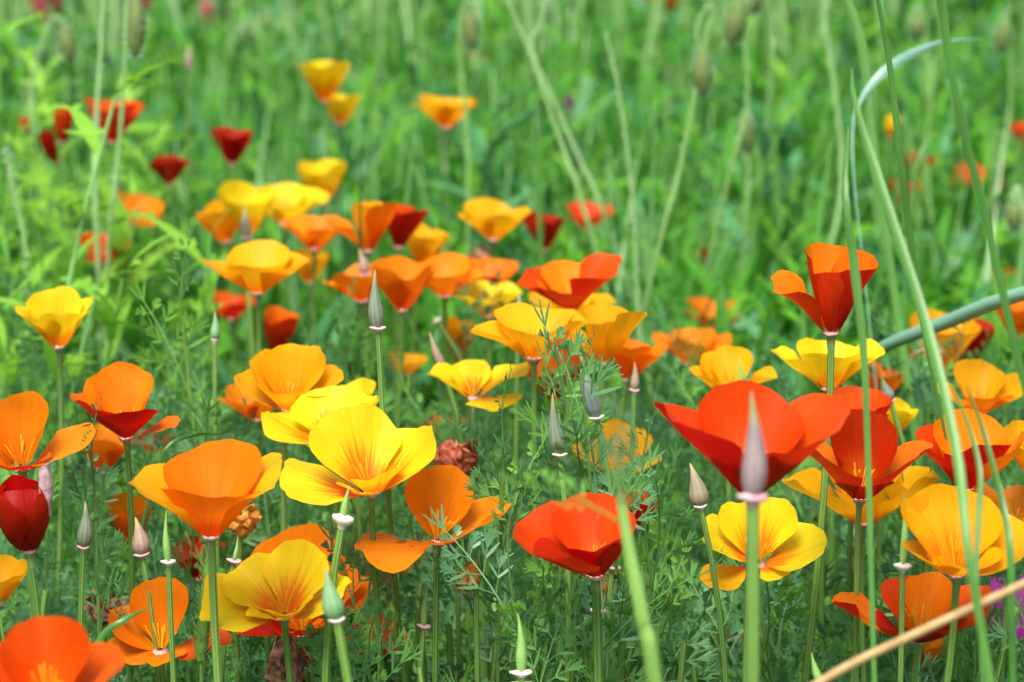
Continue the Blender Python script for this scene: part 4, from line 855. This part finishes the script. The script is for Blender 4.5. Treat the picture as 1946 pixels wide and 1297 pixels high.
_g = np.array([_p[0][0]+.05, _p[0][1]-.02, 0.]); rt = thing('feathery_sprig', 'thick pale blurred stalk with feathery leaves before the scarlet poppy with orange stamens', 'foliage', _g)
_c = spline([_g + [0, 0, -.004]] + _p, 24); V, F, U = tube(_c - _g, np.interp(np.linspace(0, 1, 24), [0, .45, .7, 1], [.0028, .0025, .0017, .0006]), 9); mesh_obj('stalk', V, F, STEM, rt, U)
for k_, (lx, ly, yaw, pit, sc_) in enumerate([(1190, 1000, 178, 18, .66), (1188, 985, 20, 60, .38), (1182, 960, 150, 55, .5), (1178, 940, 60, 70, .4)]):
    o = bpy.data.objects.new('leaf', LEAF_ME[k_]); col.objects.link(o); o.parent = rt
    o.matrix_basis = Matrix.Translation(Vector(at(lx, ly, .675) - _g)) @ Matrix.Rotation(yaw*D2R, 4, 'Z') @ Matrix.Rotation(-pit*D2R, 4, 'Y') @ Matrix.Scale(sc_, 4)
# sprigs that can be singled out
for i, (px, py, z, nl, lab) in enumerate([
  (1180, 770, .94, 9, 'upright feathery sprig with thin tips between the slate and grey pods'),
  (935, 815, .97, 9, 'light green feathery sprig beside the russet withered poppy'),
  (1040, 840, 1.0, 7, 'feathery sprig beside the grey green pod with red tip'),
  (1060, 1060, .93, 7, 'bright green upright sprig below the scarlet poppy'),
  (1120, 1085, .95, 6, 'small tufted sprig beside the pink disc pod'),
  (705, 1235, .95, 8, 'grey green feathery sprig under the orange poppy with dark underside'),
  (800, 1180, .94, 8, 'silvery feathery sprig around the green pod with frayed disc'),
  (170, 960, .95, 7, 'blue green forked sprig around the small grey seed pod'),
  (400, 622, 1.12, 5, 'ruff of feathery leaves round the green bud'),
  (1300, 960, 1.0, 8, 'dark feathery sprig beside the leaning tan pod'),
  (1250, 1110, 1.0, 7, 'feathery sprig behind the thick blurred stalk'),
  (60, 1170, .95, 6, 'broad lobed light green sprig above the blurred scarlet poppy'),
    (1560, 1060, 1.0, 7, 'feathery sprig under the golden orange spread poppy'),
  (1750, 950, 1.0, 6, 'dark feathery sprig beside the thin pod on a small white disc'),
]):
    p = at(px, py, z); sprig(p[0], p[1], p[2], lab, None, nl, seed=300+i)
# the many others of the bed
n_sp = 0; tries = 0
while n_sp < 265 and tries < 9000:
    tries += 1
    z = .85 + .55*rnd.random()**.9; px = rnd.uniform(-60, 2006)
    h = rnd.uniform(.18, .26) + max(0, z-.95)*.14
    if z < .97: h = rnd.uniform(.16, .235)
    elif rnd.random() < .12: h += .05
    y = z/CP - (CAM_H - h)*SP/CP if False else z
    p = (( px-973)/FPX*z, y, h)
    if not in_view(p, 40): continue
    qx, qy, qz = project((p[0], p[1], h+.03))
    if covers(p, qx, qy, 1.15): continue
    sprig(p[0], p[1], h, near_label('tall feathery sprig' if h > .27 else 'low feathery sprig' if h < .19 else 'feathery sprig', p, 0, 1.6), 'feathery sprigs filling the poppy bed', rnd.randint(5, 8), seed=n_sp); n_sp += 1

# ------------------------------------------------------------------ leafy weeds behind the bed
LN = []; LL = []
for i in range(5):
    V, F, U = lance_leaf(40+i, .085, .015, 5, .3+.1*i, lobes=(0, 2, 3, 0, 2)[i]); o = mesh_obj('leaf', V, F, LANCE, None, U); LN.append(o.data); bpy.data.objects.remove(o)
    m2 = LN[-1].copy(); m2.materials[0] = LIGHT; LL.append(m2)
def weed(x, y, h, label, group, nl, seed, ls=1., leaves=None):
    q = np.random.default_rng(seed+900); root = thing('leafy_weed', label, 'weed', (x, y, 0), group)
    bx, by = q.uniform(-.15, .15, 2)*h; t = np.linspace(0, 1, 8)[:, None]
    V, F, U = tube(np.hstack([bx*t**2, by*t**2, h*t]), np.linspace(.0032, .0012, 8), 6); mesh_obj('stalk', V, F, PALE, root, U)
    for i in range(nl):
        u = 1 - .8*i/nl; o = bpy.data.objects.new('leaf', (leaves or LN)[q.integers(5)]); col.objects.link(o); o.parent = root
        s = q.uniform(.7, 1.25)*(.5+.6*i/nl)*ls
        o.matrix_basis = Matrix.Translation((bx*u*u, by*u*u, h*u)) @ Matrix.Rotation(i*2.4+q.uniform(-.4, .4), 4, 'Z') @ Matrix.Rotation(-q.uniform(20, 60)*D2R, 4, 'Y') @ Matrix.Rotation(q.uniform(-.4, .4), 4, 'X') @ Matrix.Scale(s, 4)
    return root
for i, (px, py, z, nl, ls, lab) in enumerate([
  (40, 60, 1.75, 16, 1.15, 'tall light green weed before a pink field poppy'),
  (130, 330, 1.65, 14, 1.1, 'light green weed with toothed leaves around small red poppies'),
  (60, 430, 1.5, 14, 1.1, 'light green weed rising behind the lone yellow cup poppy'),
  (215, 440, 1.6, 14, 1.1, 'pointed leaf weed in front of the veiled red orange poppy'),
  (150, 600, 1.3, 12, 1.0, 'light green weed just behind the lone yellow cup poppy'),
  (15, 560, 1.3, 10, 1.2, 'round leaved weed beside the lone yellow cup poppy'),
  (250, 500, 1.5, 12, 1.0, 'narrow leaved light weed by a straight hairy stalk'),
  (110, 190, 1.9, 14, 1.2, 'tall light weed between a plump bud and a pale stalk'),
  (20, 250, 1.7, 14, 1.2, 'light weed rising under the tall one with pink poppy'),
  (300, 330, 1.9, 10, 1.1, 'light weed with a long leaf beside the small dark red poppy'),
  (1140, 330, 2.2, 12, 1.2, 'light weed behind the leaning hairy stalks'),
  (1500, 110, 2.6, 12, 1.3, 'light weed beyond the nodding buds'),
]):
    p = at(px, py, z); weed(p[0], p[1], p[2], lab, None, nl, i, ls, LL)
n_w = 0
while n_w < 150:
    z = 1.6 + 2.6*rnd.random()**1.1; h = rnd.uniform(.22, .31) + .10*max(0, z-2.0); px = rnd.uniform(-100, 2046)
    p = ((px-973)/FPX*z, z, h)
    if covers(p, *project((p[0], p[1], h+.02))[:2], w=.8): continue
    lab = near_label('bright green leafy weed', p, 1.5) if z < 2.7 else 'blurred leafy weed far back in the green meadow'
    weed(p[0], p[1], h, lab, 'leafy weeds behind the poppy bed', rnd.randint(9, 15), 50+n_w, 1., LL if rnd.random() < .3 else None); n_w += 1

i = 0
while i < 26:
    z = rnd.uniform(1.3, 2.2); px = rnd.uniform(-60, 330); h = at(px, rnd.uniform(60, 640), z)[2]; p = ((px-973)/FPX*z, z, h)
    if covers(p, *project((p[0], p[1], h))[:2], w=.7): continue
    i += 1
    weed(p[0], p[1], h, near_label('light green leafy weed', p, 1.05), 'light green weeds at the end of the bed', rnd.randint(9, 14), 400+i, rnd.uniform(1.1, 1.6), LL)
LB = []
for m_ in LN: m2 = m_.copy(); m2.materials[0] = BLUEG; LB.append(m2)
for i in range(14):  # dark-leaved weeds added to stand in for shade in the meadow hollows
    z = rnd.uniform(1.95, 2.7); px = rnd.uniform(660, 1080) if i < 9 else rnd.uniform(1250, 1600); h = at(px, rnd.uniform(200, 380), z)[2]; p = ((px-973)/FPX*z, z, h)
    weed(p[0], p[1], h, near_label('dark blue green broad weed added as shade', p, 1.05), 'dark blue green weeds added as shade behind the bed', rnd.randint(10, 14), 450+i, rnd.uniform(1.3, 1.8), LB)

# ------------------------------------------------------------------ uncountable growth
rg = np.random.default_rng(21)
def scatter(n, z0, z1, pw=1.):
    z = z0 + (z1-z0)*rg.random(n)**pw; x = rg.uniform(-1, 1, n)*(z*.257*1.35 + .12); return x, z
# ferny undergrowth of the poppy bed
mass = Mass(); tp = [feathery_leaf(200+i, .06, lod=1) for i in range(4)]; tph = [feathery_leaf(220+i, .06, lod=0) for i in range(3)]
def leaf_mats(n, z0, z1, hlo, hhi, pw, pit=(20, 80), sc=(.7, 1.3)):
    x, y = scatter(n, z0, z1, pw); h = hlo + (hhi-hlo)*rg.random(n)
    return np.array([xf((x[i], y[i], h[i]), rg.uniform(0, 6.28), rg.uniform(*pit)*D2R, rg.uniform(-.7, .7), rg.uniform(*sc)) for i in range(n)])
for t in tph: mass.add(t, leaf_mats(240, .66, 1.25, .06, .18, 1.), rg.random(240))
for t in tp: mass.add(t, leaf_mats(850, .66, 2.1, .03, .17, 1., (10, 80), (.8, 1.5)), rg.random(850))
mass.build('feathery_undergrowth', FEATHER, 'dense fine feathery undergrowth filling the floor of the poppy bed', 'undergrowth')
# bare flower stalks of the bed
def stalk_tpl(bx, by, r, ns=5):
    t = np.linspace(0, 1, 6)[:, None]; return tube(np.hstack([bx*t**2, by*t**2, t]), np.linspace(r*1.2, r, 6), ns)
def stalk_mass(n, z0, z1, hlo, hhi, r, pw=1., hz=0.):
    m = Mass()
    for j in range(6):
        tpl = stalk_tpl(rg.uniform(-.14, .14), rg.uniform(-.1, .1), r); k = n//6; x, y = scatter(k, z0, z1, pw); h = rg.uniform(hlo, hhi, k) + hz*np.maximum(0, y-z0)
        M = np.zeros((k, 3, 4)); a = rg.uniform(0, 6.28, k)
        M[:, 0, 0] = np.cos(a)*h; M[:, 0, 1] = -np.sin(a)*h; M[:, 1, 0] = np.sin(a)*h; M[:, 1, 1] = np.cos(a)*h; M[:, 2, 2] = h
        # keep the radius in real millimetres while the height scales
        V, F, U = tpl; cx = np.array([[0, 0, 0]])
        M[:, 0, 3] = x; M[:, 1, 3] = y; m.add((V, F, U), M, rg.random(k))
    return m
stalk_mass(660, .86, 1.7, .18, .28, .0066).build('stalk_thicket', STEM, 'thicket of bare green flower stalks between the poppies', 'stalks')
stalk_mass(3000, 2.0, 8.0, .22, .40, .005, 1.2, .06).build('meadow_stalks', PALE, 'pale upright stalks massed in the meadow behind the bed', 'stalks')
stalk_mass(1800, 3.2, 8.0, .38, .56, .010, 1.0, .03).build('tall_meadow_stalks', HAIRY, 'tall pale hairy stalks crowding the far meadow', 'stalks')
# leaves of the meadow
far = Mass(); lt = [lance_leaf(60+i, .075, .013, 4, .25+.12*i, lobes=(0, 2, 0, 1)[i]) for i in range(4)]
def far_mats(n, z0, z1, pw):
    x, y = scatter(n, z0, z1, pw); top = .25 + .115*np.clip(y-1.9, 0, 2.6); h = top*(1-rg.random(n)**1.8*.85)
    return np.array([xf((x[i], y[i], h[i]), rg.uniform(0, 6.28), rg.uniform(-10, 70)*D2R, rg.uniform(-.7, .7), rg.uniform(.6, 1.35)) for i in range(n)])
for t in lt: far.add(t, far_mats(4200, 1.6, 5.5, 1.2), rg.random(4200))
for t in lt[:3:2]: far.add(t, far_mats(3500, 5.0, 14, 1.2), rg.random(3500))
far.build('meadow_leaves', LANCE, 'mass of bright green leaves in the meadow behind the bed', 'leaves')
blue = Mass()
for t in lt: blue.add(t, far_mats(1300, 1.5, 5.0, 1.), rg.random(1300))
blue.build('blue_green_leaves', BLUEG, 'blue green shining leaves mixed through the meadow', 'leaves')
grs = Mass(); gt = [strip(np.zeros(3), np.array([.0, 0, 1.]) + rg.normal(size=3)*.12, .36, .0055, rg.normal(size=3), 5, rg.uniform(-.35, .35), 'lance') for i in range(5)]
for t in gt:
    k = 420; x, y = scatter(k, 1.5, 6, 1.1); M = np.array([xf((x[i], y[i], 0), rg.uniform(0, 6.28), 0, 0, rg.uniform(.8, 1.4)) for i in range(k)]); grs.add(t, M, rg.random(k))
grs.build('meadow_grass', GRASS, 'thin grass growing through the meadow', 'grass')
